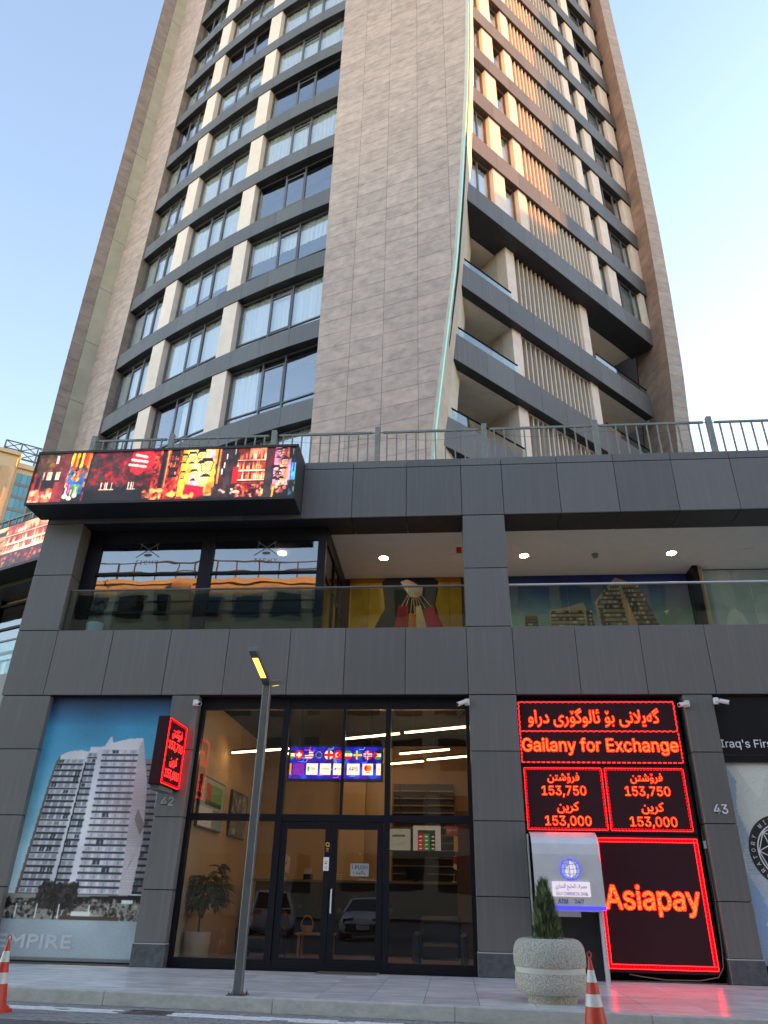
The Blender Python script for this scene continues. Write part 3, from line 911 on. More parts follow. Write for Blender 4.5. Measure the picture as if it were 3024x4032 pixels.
for z in fz[:-1]:
    FL.box(fr_, -.002, .018, .012, .62, z + .006, z + .634)
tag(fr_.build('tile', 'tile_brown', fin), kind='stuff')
ob = MB(); oc = MB(); ocs = []
def blade(z): return FL.p(-fin_w(z), .02, z)
d47 = Vector((math.cos(rad(47)), math.sin(rad(47)), 0)); n47 = Vector((math.sin(rad(47)), -math.cos(rad(47)), 0))
def strip(mb_, z0, z1, t0, t1, th=.25, g=.006):
    q0, q1 = Vector(blade(z0)), Vector(blade(z1))
    lo = [q0 - d47 * t0, q0 - d47 * t1]; hi = [q1 - d47 * t0, q1 - d47 * t1]
    bk = -n47 * th
    return mb_.hexa([lo[1], lo[0], lo[0] + bk, lo[1] + bk, hi[1], hi[0], hi[0] + bk, hi[1] + bk])
cz = [10.85 + 3.6 * i for i in range(16)]
bl_ = MB()
for a, b in zip(cz[:-1], cz[1:]):
    q0, q1 = Vector(blade(a)), Vector(blade(b)); bk = -n47
    w0_, w1_ = (float(np.interp(z_, [18, 30, 55], [1.23, 1.31, 1.47])) for z_ in (a, b))
    bl_.hexa([q0 - d47 * w0_ + bk * .04, q0 + bk * .04, q0 + bk * .8, q0 - d47 * (w0_ - .35) + bk * .5, q1 - d47 * w1_ + bk * .04, q1 + bk * .04, q1 + bk * .8, q1 - d47 * (w1_ - .35) + bk * .5])
bld = bl_.build('blade_wall', 'backing', tow)
for a, b in zip(cz[:-1], cz[1:]):
    strip(MB(), a + .012, b - .012, 0, .70, .04).build('concrete_panel', 'concrete_panel', bld)
bz = [10.85 + .93 * i for i in range(57)]; cnt = 0; ff = MB()
for a, b in zip(bz[:-1], bz[1:]):
    wv = float(np.interp(a, [18, 30, 55], [1.24, 1.32, 1.48]))
    mb_ = MB() if cnt < 26 else ff
    strip(mb_, a + .006, b - .006, .712, wv, .06)
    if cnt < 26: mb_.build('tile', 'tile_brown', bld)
    cnt += 1
tag(ff.build('tile', 'tile_brown', bld), kind='stuff')

# ---- right wing
WU = Pl(CAM.x + KU * 1.6, CAM.y + KU * 19.429, 44.5)
WL = Pl(CAM.x + KL * 1.6, CAM.y + KL * 19.429, 44.5)
def ret_s(z, pl):
    """Where the sail's return meets this wing plane."""
    q = edge(z); d = ret_dir(z)
    den = d.x * pl.n.x + d.y * pl.n.y
    t = ((pl.o.x - q.x) * pl.n.x + (pl.o.y - q.y) * pl.n.y) / den
    h = Vector((q.x + d.x * t, q.y + d.y * t, 0))
    return (h - pl.o).dot(pl.d)
def end_s(z): return KU * float(np.interp(z, [12, 17.7, 21.3, 25, 31, 38.5, 41, 62], [10.6, 11.05, 11.35, 12.1, 12.76, 12.95, 13.1, 13.4]))
jn = [-.03 + 1.43 * i for i in range(-2, 12)]
def wing_band(pl, k, zb, h, dep):
    z0, z1 = kz(zb, k), kz(zb + h, k)
    s0, s1 = ret_s(z0, pl) - .05, end_s(z0) + .05
    if pl is WL: s1 -= .35
    c = MB(); pl.box(c, s0, s1, .03, dep, z0 + .012, z1 - .01)
    o_ = c.build('floor_band', 'soffit', tow)
    js = [s0] + [j * k for j in jn if s0 + .1 < j * k < s1 - .1] + [s1]
    for a, b in zip(js[:-1], js[1:]):
        pl.bx('band_panel', 'band', o_, a + .005, b - .005, 0, .03, z0, z1)
    return z0, z1
UZ = [25.08 + 3.52 * i for i in range(11)]
for i, zb in enumerate(UZ):
    z0, z1 = wing_band(WU, KU, zb, 1.08, .95 if i else 1.3)
    if i == len(UZ) - 1: break
    zt = kz(zb + 3.52, KU) + .012
    P = lambda s_: s_ * KU
    for a, b in ((1.20, 1.93), (2.79, 3.30), (7.97, 8.50), (9.30, 10.02)):
        WU.bx('pillar', 'cream', tow, P(a), P(b), .10, .72, z1 - .008, zt)
    WU.bx('pillar', 'cream', tow, P(12.10), min(P(12.95), end_s(z1) + .1), .10, .72, z1 - .008, zt)
    window(WU, ret_s(z1, WU) - .02, P(1.17), .31, z1, zt - .012, (.58,), strip=.50)
    window(WU, P(1.95), P(2.77), .31, z1, zt - .012, (), strip=.50)
    window(WU, P(8.52), P(9.28), .31, z1, zt - .012, (), strip=.50)
    window(WU, P(10.04), P(12.08), .31, z1, zt - .012, (.26, .72), strip=.45, gmat='win_glass_dark')
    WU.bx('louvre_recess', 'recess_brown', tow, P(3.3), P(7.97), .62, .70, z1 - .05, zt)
    for j in range(17):
        t = P(3.40) + (P(7.92) - P(3.40)) * j / 16.0
        WU.bx('louvre', 'slat_paint', tow, t - .035, t + .035, .14, .34, z1 - .008, zt)
LB = [9.47, 13.05, 16.64, 20.22]
for i, zb in enumerate(LB):
    z0, z1 = wing_band(WL, KL, zb, 1.12, .40)
    zt = kz(LB[i + 1], KL) if i < 3 else kz(UZ[0], KU)
    P = lambda s_: s_ * KL
    s0, s1 = ret_s(z1, WL) - .03, end_s(z1) - .3
    WL.bx('balcony_slab', 'render_olive', tow, s0, s1, .41, 3.2, z0 + .02, z0 + .34)
    if i < 3: WL.bx('balcony_ceiling', 'render_olive', tow, s0, s1, .42, 3.2, zt - .02, zt + .018)
    else: WL.bx('balcony_ceiling', 'render_olive', tow, s0, s1, .95, 3.2, zt - .03, zt + .01)
    WL.bx('balcony_wall', 'render_olive', tow, s0, s1 + .3, 3.0, 3.1, z0, zt)
    for a, b in ((1.85, 2.36), (6.68, 7.19)):
        WL.bx('pillar', 'cream', tow, P(a), P(b), .33, .85, z1 - .3, zt + .01)
    WL.bx('side_wall', 'render_olive', tow, P(1.87), P(2.3), .86, 3.0, z1 - .3, zt + .008)
    WL.bx('side_wall', 'render_olive', tow, P(6.72), P(7.15), .86, 3.0, z1 - .3, zt + .008)
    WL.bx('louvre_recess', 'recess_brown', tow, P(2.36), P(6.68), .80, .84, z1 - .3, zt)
    for j in range(16):
        t = P(2.46) + (P(6.6) - P(2.46)) * j / 15.0
        WL.bx('louvre', 'slat_paint', tow, t - .038, t + .038, .42, .62, z1 - .3, zt + .006)
    for a, b in ((s0 + .05, P(.42)), (P(.42), P(1.84)), (P(7.2), P(9.2)), (P(9.2), s1 - .05)):
        if b - a < .2: continue
        WL.bx('balcony_glass', 'balcony_glass', tow, a + .005, b - .005, .20, .212, z1 - .1, z1 + .60)
        WL.bx('balcony_rail', 'black', tow, a, b, .18, .23, z1 + .60, z1 + .64)
    q = Vector(WL.p(P(.1), 1.9, zt - .045))
    MB().lathe([(.09, 0), (.14, .0), (.14, .03), (.09, .03)], 18, q).build('ceiling_spot', 'soffit', tow)
    disc('spot_face', 'planter_band', tow, q + Vector((0, 0, .01)), .085, .02, 16)

# ---- right fin
ck = lambda x, y, z: Vector((KU * x, CAM.y + KU * (y - CAM.y), kz(z, KU)))
fc = [ck(9.2, 10.45, 11), ck(9.84, 10.95, 18), ck(10.37, 11.42, 22.74), ck(10.83, 11.95, 28.06), ck(11.06, 12.08, 33.41), ck(11.27, 12.24, 41.38), ck(11.35, 12.42, 52.5), ck(11.42, 12.5, 64)]
fcz = [v.z for v in fc]
def fcorner(z): return Vector((float(np.interp(z, fcz, [v.x for v in fc])), float(np.interp(z, fcz, [v.y for v in fc])), z))
d19 = Vector((math.cos(rad(19)), math.sin(rad(19)), 0)); d72 = Vector((math.cos(rad(-72)), math.sin(rad(-72)), 0)); up_ = Vector((0, 0, 1))
rz = [10.85 + .66 * i for i in range(81)]
rb_ = MB()
for a, b in zip(rz[:-1:2], rz[2::2]):
    A, B = fcorner(a), fcorner(b)
    f_ = lambda q: [q + d19 * .02 - d72 * .02, q + d19 * .73 - d72 * .02, q + d19 * .73 - d72 * 2.6, q + d19 * .02 - d72 * 2.6]
    rb_.hexa(f_(A) + f_(B))
rf = rb_.build('fin_wall', 'backing', tow)
ff = (MB(), MB()); cnt = 0
for a, b in zip(rz[:-1], rz[1:]):
    A, B = fcorner(a + .006), fcorner(b - .006)
    for k in (0, 1):
        mb_ = MB() if cnt < 60 else ff[k]
        if k == 0:
            h = lambda q: [q, q + d19 * .745, q + d19 * .745 - d72 * .03, q - d72 * .03]
        else:
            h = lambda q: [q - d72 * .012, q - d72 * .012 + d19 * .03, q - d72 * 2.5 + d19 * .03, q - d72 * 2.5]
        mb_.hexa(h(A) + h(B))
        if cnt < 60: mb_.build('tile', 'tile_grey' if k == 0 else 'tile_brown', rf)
        cnt += 1
tag(ff[0].build('tile', 'tile_grey', rf), kind='stuff'); tag(ff[1].build('tile', 'tile_brown', rf), kind='stuff')
# ---- core behind the windows
cp = [FL.p(-1.2, 1.0, 0)[:2], lw_xy(10.2), lw_xy(7.5), lw_xy(4), lw_xy(.3)]
cp = [(x + .35, y + 1.35) for x, y in cp] + [(-.9, 6.3), (-.6, 8.4)] + [WU.p(s_, 4.2, 0)[:2] for s_ in (2.2, 6, 12.2)] + [(11.6, 17.2), (9, 24), (-13, 24)]
MB().prism(cp, 10.85, TOP).build('core', 'room_dark', tow)
for i, z in enumerate(LZ[:-1]):
    sl_ = MB(); pts = [lw_xy(u) for u in (10.8, 8, 5.5, 3, .1)]
    sl_.prism([(x + .2, y + .6) for x, y in pts] + [(x + .5, y + 2.2) for x, y in reversed(pts)], z + .3, z + .6)
    sl_.build('floor_slab', 'render_olive', tow)
for zb in UZ:
    WU.bx('floor_slab', 'render_olive', tow, .3, 12.9, .72, 2.4, kz(zb, KU) + .3, kz(zb, KU) + .6)

# ================================================================ LED BILLBOARDS
def bottles(cv, u0, v0, u1, n, hgt, rng, pal):
    for i in range(n):
        u = u0 + (u1 - u0) * (i + .5) / n; c = pal[rng.integers(len(pal))]
        h = hgt * rng.uniform(.65, 1.0); wd = (u1 - u0) / n * .34
        cv.rect(u - wd, v0, u + wd, v0 + h * .62, c); cv.rect(u - wd * .35, v0 + h * .6, u + wd * .35, v0 + h, c)
def face(cv, cx, cy, r, ink, skin=None):
    """Loose brush portrait: hair mass, outline, eyes, mouth, collar."""
    rx = r / (cv.w / cv.h)
    if skin: cv.ell(cx, cy, rx, r * 1.25, skin)
    cv.poly([(cx - rx * 1.05, cy + r * .3), (cx - rx * .8, cy + r * 1.4), (cx + rx * .7, cy + r * 1.5), (cx + rx * 1.1, cy + r * .4), (cx + rx * .6, cy + r * .85), (cx - rx * .5, cy + r * .75)], ink)
    for a, b in (((-.95, .4), (-.7, -.8)), ((-.7, -.8), (0, -1.3)), ((0, -1.3), (.7, -.8)), ((.7, -.8), (.95, .4)), ((-.5, .25), (-.15, .22)), ((.2, .22), (.55, .25)), ((0, .1), (-.08, -.35)), ((-.35, -.75), (.3, -.72))):
        cv.line((cx + a[0] * rx, cy + a[1] * r), (cx + b[0] * rx, cy + b[1] * r), r * .13, ink)
    cv.poly([(cx - rx * .9, cy - r * 1.9), (cx - rx * .4, cy - r * 1.35), (cx + rx * .4, cy - r * 1.35), (cx + rx * .9, cy - r * 1.9)], ink)

def shelf_picture(cv, u0, u1, rng):
    cv.rect(u0, .0, u1, 1, (60, 14, 16))
    cv.rect(u0, .30, u1, 1, (150, 50, 40)); cv.rect(u0 + (u1 - u0) * .4, .82, u1, 1, (255, 160, 130))
    pal = [(255, 190, 150), (235, 120, 90), (255, 225, 200), (160, 50, 40), (250, 150, 100), (90, 25, 22)]
    for k, v in enumerate((.78, .57, .38)):
        bottles(cv, u0, v, u1, 15, .17, rng, pal)
        cv.rect(u0, v - .035, u1, v - .01, (255, 215, 190)); cv.rect(u0, v - .06, u1, v - .035, (50, 12, 12))
    cv.speck(u0, .04, u1, .30, [(230, 80, 60), (120, 20, 20), (250, 160, 130), (40, 8, 8)], 60, .006, .035, rng)

def billboard_picture():
    rng = np.random.default_rng(5)
    cv = Cv(460, 98, (36, 22, 24))
    # foliage and a laid table
    cv.rect(0, 0, .105, 1, (70, 40, 30))
    cv.speck(0, .45, .10, 1, [(95, 60, 30), (70, 75, 35), (120, 80, 40), (90, 25, 30), (60, 30, 25)], 90, .010, .07, rng)
    cv.rect(0, .30, .105, .52, (26, 18, 20))
    for u in (.035, .05, .056, .064, .085, .093): cv.rect(u, .46, u + .006, .62, (235, 225, 215))
    cv.speck(0, .02, .085, .24, [(225, 95, 75), (250, 150, 125), (170, 45, 40), (255, 200, 180)], 55, .008, .05, rng)
    cv.rect(.0, .26, .012, .60, (200, 60, 60)); cv.rect(.028, .26, .036, .5, (200, 40, 50)); cv.rect(.075, .80, .082, .96, (240, 240, 235))
    cv.rect(.105, 0, .128, 1, (92, 32, 40)); cv.rect(.088, .0, .105, .42, (110, 36, 40))
    # bright curtain
    cv.rect(.128, 0, .208, 1, (60, 18, 24))
    for i, c in enumerate([(250, 220, 60), (225, 30, 30), (250, 150, 30), (60, 30, 30), (250, 215, 60), (225, 30, 40), (245, 70, 40), (240, 120, 40)]):
        cv.poly([(.13 + i * .0095, .0 + .3), (.14 + i * .0095, .3), (.144 + i * .0095, 1), (.134 + i * .0095, 1)], c)
    cv.speck(.132, .42, .205, .72, [(235, 60, 45), (40, 20, 25), (250, 120, 90), (30, 90, 130)], 60, .006, .05, rng)
    cv.poly([(.134, .52), (.168, .40), (.20, .52), (.20, .36), (.168, .27), (.136, .38)], (20, 90, 190))
    for i, c in enumerate([(150, 60, 160), (180, 110, 190), (60, 150, 90), (120, 190, 80), (60, 190, 170), (40, 110, 200)]):
        cv.rect(.134 + i * .0112, .16, .143 + i * .0112, .36, c)
    cv.rect(.128, 0, .20, .16, (30, 26, 30))
    for u, v in ((.14, .12), (.158, .08), (.176, .13)):
        cv.ell(u, v, .010, .045, (235, 235, 230)); cv.rect(u - .002, v, u + .002, v + .18, (240, 240, 240))
    cv.rect(.198, .05, .203, .25, (20, 60, 190)); cv.rect(.204, .02, .208, .2, (240, 90, 40))
    # dark drape, then a red brick wall with lit writing
    for i in range(9): cv.line((.212 + i * .004, .25), (.222 + i * .004, 1), .012, (70, 70, 72) if i % 2 else (28, 26, 28))
    cv.rect(.232, .0, .46, 1, (82, 18, 30))
    cv.speck(.232, .2, .46, 1, [(120, 22, 36), (60, 16, 24), (50, 45, 30), (150, 30, 40)], 240, .010, .05, rng)
    for k in range(16): cv.rect(.36, .36 + k * .04, .46, .365 + k * .04 + .008, (60, 8, 16), .6)
    cv.speck(.37, .55, .46, 1, [(225, 40, 50), (190, 20, 36)], 120, .007, .05, rng)
    for k, (a, b) in enumerate(((.385, .425), (.372, .43), (.365, .428))): cv.line((a, .93 - k * .10), (b, .88 - k * .10), .05, (255, 225, 225)); cv.line((a, .90 - k * .10), (b, .85 - k * .10), .016, (225, 60, 70))
    cv.rect(.225, .0, .46, .24, (26, 20, 24)); cv.speck(.23, .18, .44, .30, [(40, 30, 34), (22, 14, 16)], 60, .01, .05, rng)
    for u in (.27, .285, .292, .31, .375, .385, .393): cv.rect(u, .24, u + .0035, .38, (245, 230, 225)); cv.rect(u - .004, .22, u + .012, .25, (220, 190, 180))
    # bright brick corner with shelves
    cv.rect(.46, 0, .575, 1, (150, 20, 26)); cv.speck(.46, .1, .575, 1, [(230, 60, 40), (110, 14, 20), (250, 110, 70), (70, 10, 14)], 220, .005, .04, rng)
    cv.rect(.487, .2, .505, 1, (22, 14, 18)); cv.rect(.52, .45, .555, 1, (30, 16, 18)); cv.rect(.509, .25, .513, 1, (250, 170, 90))
    for v in (.5, .65, .8): bottles(cv, .522, v, .553, 6, .12, rng, [(240, 150, 110), (200, 70, 50), (90, 30, 24)])
    cv.speck(.44, .0, .60, .20, [(225, 60, 40), (250, 170, 110), (60, 14, 14)], 70, .008, .04, rng); cv.ell(.545, .10, .016, .04, (255, 180, 90))
    # painted portraits on a yellow wall
    cv.rect(.565, .06, .70, 1, (236, 214, 130)); cv.rect(.565, .06, .585, 1, (205, 180, 60)); cv.poly([(.60, .10), (.61, .55), (.63, .35), (.66, .12)], (240, 160, 200))
    cv.poly([(.585, .12), (.598, .12), (.606, .7), (.59, .7)], (250, 160, 70)); cv.poly([(.668, .1), (.70, .1), (.70, 1), (.69, 1)], (250, 150, 60)); cv.rect(.672, .75, .69, 1, (245, 160, 190))
    for cx, cy, r in ((.574, .84, .06), (.603, .86, .075), (.618, .5, .07), (.638, .88, .085), (.663, .66, .115), (.576, .5, .05)): face(cv, cx, cy, r, (24, 20, 20))
    cv.poly([(.588, .05), (.592, .30), (.662, .24), (.666, .03)], (222, 20, 62)); cv.rect(.565, 0, .67, .055, (150, 24, 26)); cv.ell(.60, .06, .016, .04, (255, 170, 90)); cv.ell(.622, .09, .008, .06, (250, 190, 120))
    cv.rect(.70, 0, .80, 1, (40, 34, 38)); cv.speck(.70, .05, .80, 1, [(70, 20, 26), (26, 22, 26), (52, 46, 50)], 90, .008, .06, rng); cv.rect(.706, .3, .712, 1, (250, 150, 60), .8)
    for u, v in ((.735, .86), (.728, .68), (.722, .55), (.765, .95)): cv.rect(u, v - .07, u + .004, v + .04, (255, 235, 225))
    cv.speck(.70, .1, .775, .2, [(230, 220, 215)], 6, .006, .02, rng)
    # bar shelves
    shelf_picture(cv, .778, .885, rng)
    cv.rect(.765, .3, .785, .62, (200, 20, 34)); cv.ell(.785, .13, .014, .03, (255, 225, 215))
    cv.rect(.885, 0, .918, 1, (44, 42, 44)); cv.rect(.893, .6, .918, 1, (110, 14, 26), .7)
    # second portrait wall and a blue screen
    cv.rect(.918, .25, .972, 1, (226, 150, 200)); cv.poly([(.94, .3), (.947, .3), (.952, 1), (.944, 1)], (252, 220, 110)); cv.poly([(.958, .3), (.968, .3), (.972, 1), (.962, 1)], (250, 150, 60)); cv.rect(.952, .8, .962, 1, (230, 30, 140))
    for cx, cy, r in ((.924, .52, .085), (.936, .44, .055), (.948, .5, .07), (.957, .7, .07), (.951, .92, .06), (.931, .9, .06)): face(cv, cx, cy, r, (34, 18, 24))
    cv.rect(.972, 0, 1, 1, (26, 22, 26)); cv.poly([(.968, .35), (.972, .75), (.981, .78), (.98, .32)], (170, 140, 210)); cv.rect(.982, .34, 1, .68, (24, 150, 235)); cv.rect(.990, .5, .993, .8, (20, 30, 90))
    cv.rect(.985, .85, .988, .97, (250, 240, 235)); cv.rect(.918, 0, 1, .26, (30, 22, 24)); cv.speck(.92, .1, .97, .28, [(240, 120, 100), (250, 235, 230), (60, 24, 24)], 26, .006, .03, rng); cv.speck(.975, .05, 1, .32, [(40, 160, 230), (235, 235, 240), (40, 30, 34)], 18, .003, .04, rng); cv.poly([(.916, 0), (.918, .22), (.926, .22), (.922, 0)], (245, 160, 60))
    cv.photo(rng, .45, 8, 1)
    cv.grain(7, rng)
    return cv
lb = thing('led_billboard', 'wide video billboard of colourful restaurant interiors on the podium corner', 'billboard', (-6.8, -.4, 9.52))
cs = MB().box(-10.16, -3.50, -.79, -.001, 9.49, 10.99)
for x0, x1, z0, z1 in ((-10.16, -3.50, 9.47, 9.535), (-10.16, -3.50, 10.945, 11.01), (-10.16, -10.13, 9.535, 10.945), (-3.53, -3.50, 9.535, 10.945)): cs.box(x0, x1, -.83, -.79, z0, z1)
cs.build('housing', 'soffit', lb)
billboard_picture().plane('screen', 'screen_bright', lb, (-10.13, -.795, 9.535), (6.60, 0, 0), (0, 0, 1.41))
l2 = thing('led_billboard', 'second video billboard of bottle shelves on the left side wing', 'billboard', (-12.6, 2.6, 9.5))
q = MB(); LW.box(q, -6.6, 1.75, -.70, .04, 9.46, 10.99); q.build('housing', 'soffit', l2)
rng5 = np.random.default_rng(9); c2 = Cv(190, 42, (60, 20, 22))
for a in (0, .36, .72): shelf_picture(c2, a, a + .24, rng5); c2.rect(a + .24, 0, a + .30, 1, (120, 95, 120)); c2.rect(a + .30, 0, a + .36, 1, (245, 170, 130)); face(c2, a + .33, .62, .2, (40, 18, 22)); c2.speck(a + .30, 0, a + .36, .3, [(225, 90, 80), (60, 20, 24)], 20, .008, .06, rng5)
c2.photo(rng5, .35, 6, 1); c2.grain(6, rng5)
a0, a1 = LW.p(-6.5, -.705, 9.53), LW.p(1.70, -.705, 9.53)
c2.plane('screen', 'screen_bright', l2, a0, (a1[0] - a0[0], a1[1] - a0[1], 0), (0, 0, 1.40))
r2 = thing('roof_railing', 'grey railing above the second billboard on the left side wing', 'railing', (-12.3, 3.4, 11.0))
for i in range(5): LW.bx('post', 'rail_paint', r2, -8 + i * 2.3, -7.9 + i * 2.3, .2, .3, 10.95, 12.15)
LW.bx('top_rail', 'rail_paint', r2, -9, 1.6, .22, .28, 12.0, 12.06)
for i in range(28): LW.bx('baluster', 'rail_paint', r2, -8.8 + i * .36, -8.76 + i * .36, .23, .27, 10.95, 12.0)

# ================================================================ LED EXCHANGE SIGN
ls = thing('exchange_led_sign', 'tall red dot matrix exchange rate sign filling the bay beside the door', 'sign', (3.06, .3, .10))
LY = .10
MB().box(1.45, 4.70, LY + .002, .40, 3.67, 4.96).box(1.45, 4.70, LY + .002, .40, 2.41, 3.655).build('cabinet', 'led_board', ls)
MB().box(2.70, 4.71, LY + .003, .40, .13, 2.385).build('cabinet', 'led_board', ls)
MB().box(1.446, 4.825, .30, .45, .0, 5.05).box(4.70, 4.72, LY - .012, .3, .12, 4.98).box(1.445, 4.70, LY - .012, .1, 3.655, 3.67).box(1.445, 4.70, LY - .012, .1, 2.385, 2.41).build('back_panel', 'black', ls)
def led_text(body, cx, cz, wd, ht, bold=.02, core='led_core'):
    a = lettering('letters', body, 'led_red', ls, (cx, LY, cz), wd, ht, bold=bold + .022, lift=.003)  # bolder red layer behind draws the halo of the glaring LEDs
    lettering('letter_core', body, core, a, (cx, LY, cz), wd, ht, bold=bold, lift=.006)
def dashes(x0, x1, z0, z1, n, mt, wd, fill=.55, wave=False):
    b = MB(); dx, dz = (x1 - x0) / n, (z1 - z0) / n; hor = abs(x1 - x0) > abs(z1 - z0)
    for i in range(n):
        ax, az = x0 + dx * i, z0 + dz * i; of = (wd * .35 if i % 2 else -wd * .35) if wave else 0
        if hor: b.box(ax, ax + dx * fill, LY - .004, LY + .0015, az - wd / 2 + of, az + wd / 2 + of)
        else: b.box(ax - wd / 2 + of, ax + wd / 2 + of, LY - .004, LY + .0015, min(az, az + dz * fill), max(az, az + dz * fill))
    return b.build('border_lights', mt, ls)
for x0, x1, z0, z1, n in ((1.47, 4.65, 4.92, 4.92, 56), (1.47, 4.65, 4.325, 4.325, 56), (1.475, 1.475, 4.33, 4.92, 11), (4.645, 4.645, 4.33, 4.92, 11)):
    dashes(x0, x1, z0, z1, n, 'led_pink', .014, .85, True)
dashes(1.47, 4.66, 3.71, 3.71, 32, 'led_pink', .016, .62); dashes(1.475, 1.475, 3.71, 4.32, 8, 'led_pink', .016, .62); dashes(4.65, 4.65, 3.71, 4.32, 8, 'led_pink', .016, .62)
led_text(shape_ar('گەیلانی بۆ ئالوگۆری دراو'), 2.99, 4.60, 2.66, .38, .008)
led_text('Gailany for Exchange', 3.05, 4.02, 3.10, .33, .028)
for x0, x1 in ((1.50, 3.03), (3.09, 4.62)):
    for k in (0, 1):
        for a, b, c, d, n in ((x0, x1, 3.60 - k * .026, 3.60 - k * .026, 24), (x0, x1, 2.455 + k * .026, 2.455 + k * .026, 24), (x0 + k * .026, x0 + k * .026, 2.46, 3.60, 18), (x1 - k * .026, x1 - k * .026, 2.46, 3.60, 18)):
            dashes(a, b, c, d, n, 'led_red' if k else 'led_pink', .010, .5 if k else .8)
    cx = (x0 + x1) / 2 + (.0 if x0 < 2 else .03)
    led_text(shape_ar('فرۆشتن'), cx, 3.41, .62, .19, .008); led_text('153,750', cx - .01, 3.155, .86, .21, .008)
    led_text(shape_ar('کرین'), cx + .04, 2.86, .42, .21, .008); led_text('153,000', cx + .02, 2.60, .88, .21, .008)
for k, mt in ((0, 'led_pink'), (1, 'led_red'), (2, 'led_red'), (3, 'led_pink')):
    o_ = k * .021
    f = .62 if k in (1, 2) else .95
    for a, b, c, d, n in ((2.75 + .02 * k, 4.66, 2.32 - o_, 2.32 - o_, 30), (2.75 + .02 * k, 4.66, .19 + o_, .19 + o_, 30), (4.66 - o_, 4.66 - o_, .20 + .02 * k, 2.32, 33), (2.75 + o_, 2.75 + o_, .20 + .02 * k, 2.32, 33)):
        dashes(a, b, c, d, n, mt, .011, f)
led_text('Asiapay', 3.68, 1.27, 1.70, .50, .03)
# supply box and cable at its right edge
MB().box(4.775, 4.828, .12, .17, 2.16, 2.30).build('supply_box', 'steel', ls)
MB().tube([(4.80, .14, 2.16), (4.80, .12, 2.0), (4.81, .11, 1.35), (4.78, .10, .6), (4.74, .08, .25), (4.62, .06, .10), (4.3, .05, .045), (3.7, .05, .04), (3.3, .06, .08), (3.1, .08, .11)], .009, 6).build('power_cable', 'cable_grey', ls)

# projecting rate sign on the pillar beside the shop window
ps = thing('projecting_led_sign', 'red LED rate box projecting from the pillar numbered 42', 'sign', (-5.68, -.55, 3.05))
MB().box(-5.80, -5.565, -1.10, -.003, 3.07, 4.37).build('cabinet', 'led_board', ps, bevel=.01)
MB().box(-5.79, -5.60, -1.0, -.25, 2.99, 3.07).box(-5.74, -5.64, -.3, .0, 3.3, 3.36).build('bracket', 'frame', ps)
PX = -5.562
def pbar(y0, y1, z0, z1, mt, nm='border_lights'): return MB().box(PX - .002, PX + .004, y0, y1, z0, z1).build(nm, mt, ps)
for k, mt in ((0, 'led_pink'), (1, 'led_red')):
    o_ = .02 + k * .026; b = MB()
    for i in range(30):
        b.box(PX - .002, PX + .004, -1.08 + o_ + i * .034, -1.08 + o_ + i * .034 + .024, 4.35 - o_, 4.362 - o_) if -1.08 + o_ + i * .034 < -.06 - o_ else None
        b.box(PX - .002, PX + .004, -1.08 + o_ + i * .034, -1.08 + o_ + i * .034 + .024, 3.08 + o_, 3.092 + o_) if -1.08 + o_ + i * .034 < -.06 - o_ else None
    for i in range(34):
        z = 3.10 + o_ + i * .036
        if z < 4.33 - o_:
            b.box(PX - .002, PX + .004, -1.09 + o_, -1.075 + o_, z, z + .026); b.box(PX - .002, PX + .004, -.03 - o_, -.015 - o_, z, z + .026)
    b.build('border_lights', mt, ps)
for body, z, wd, ht in ((shape_ar('فرۆشتن'), 4.09, .56, .22), ('153,750', 3.84, .80, .19), (shape_ar('کرین'), 3.56, .42, .22), ('153,000', 3.30, .80, .19)):
    lettering('letters', body, 'led_pink', ps, (PX + .001, -.55, z), wd, ht, ux=(0, 1, 0), uz=(0, 0, 1), bold=.014, lift=.004)

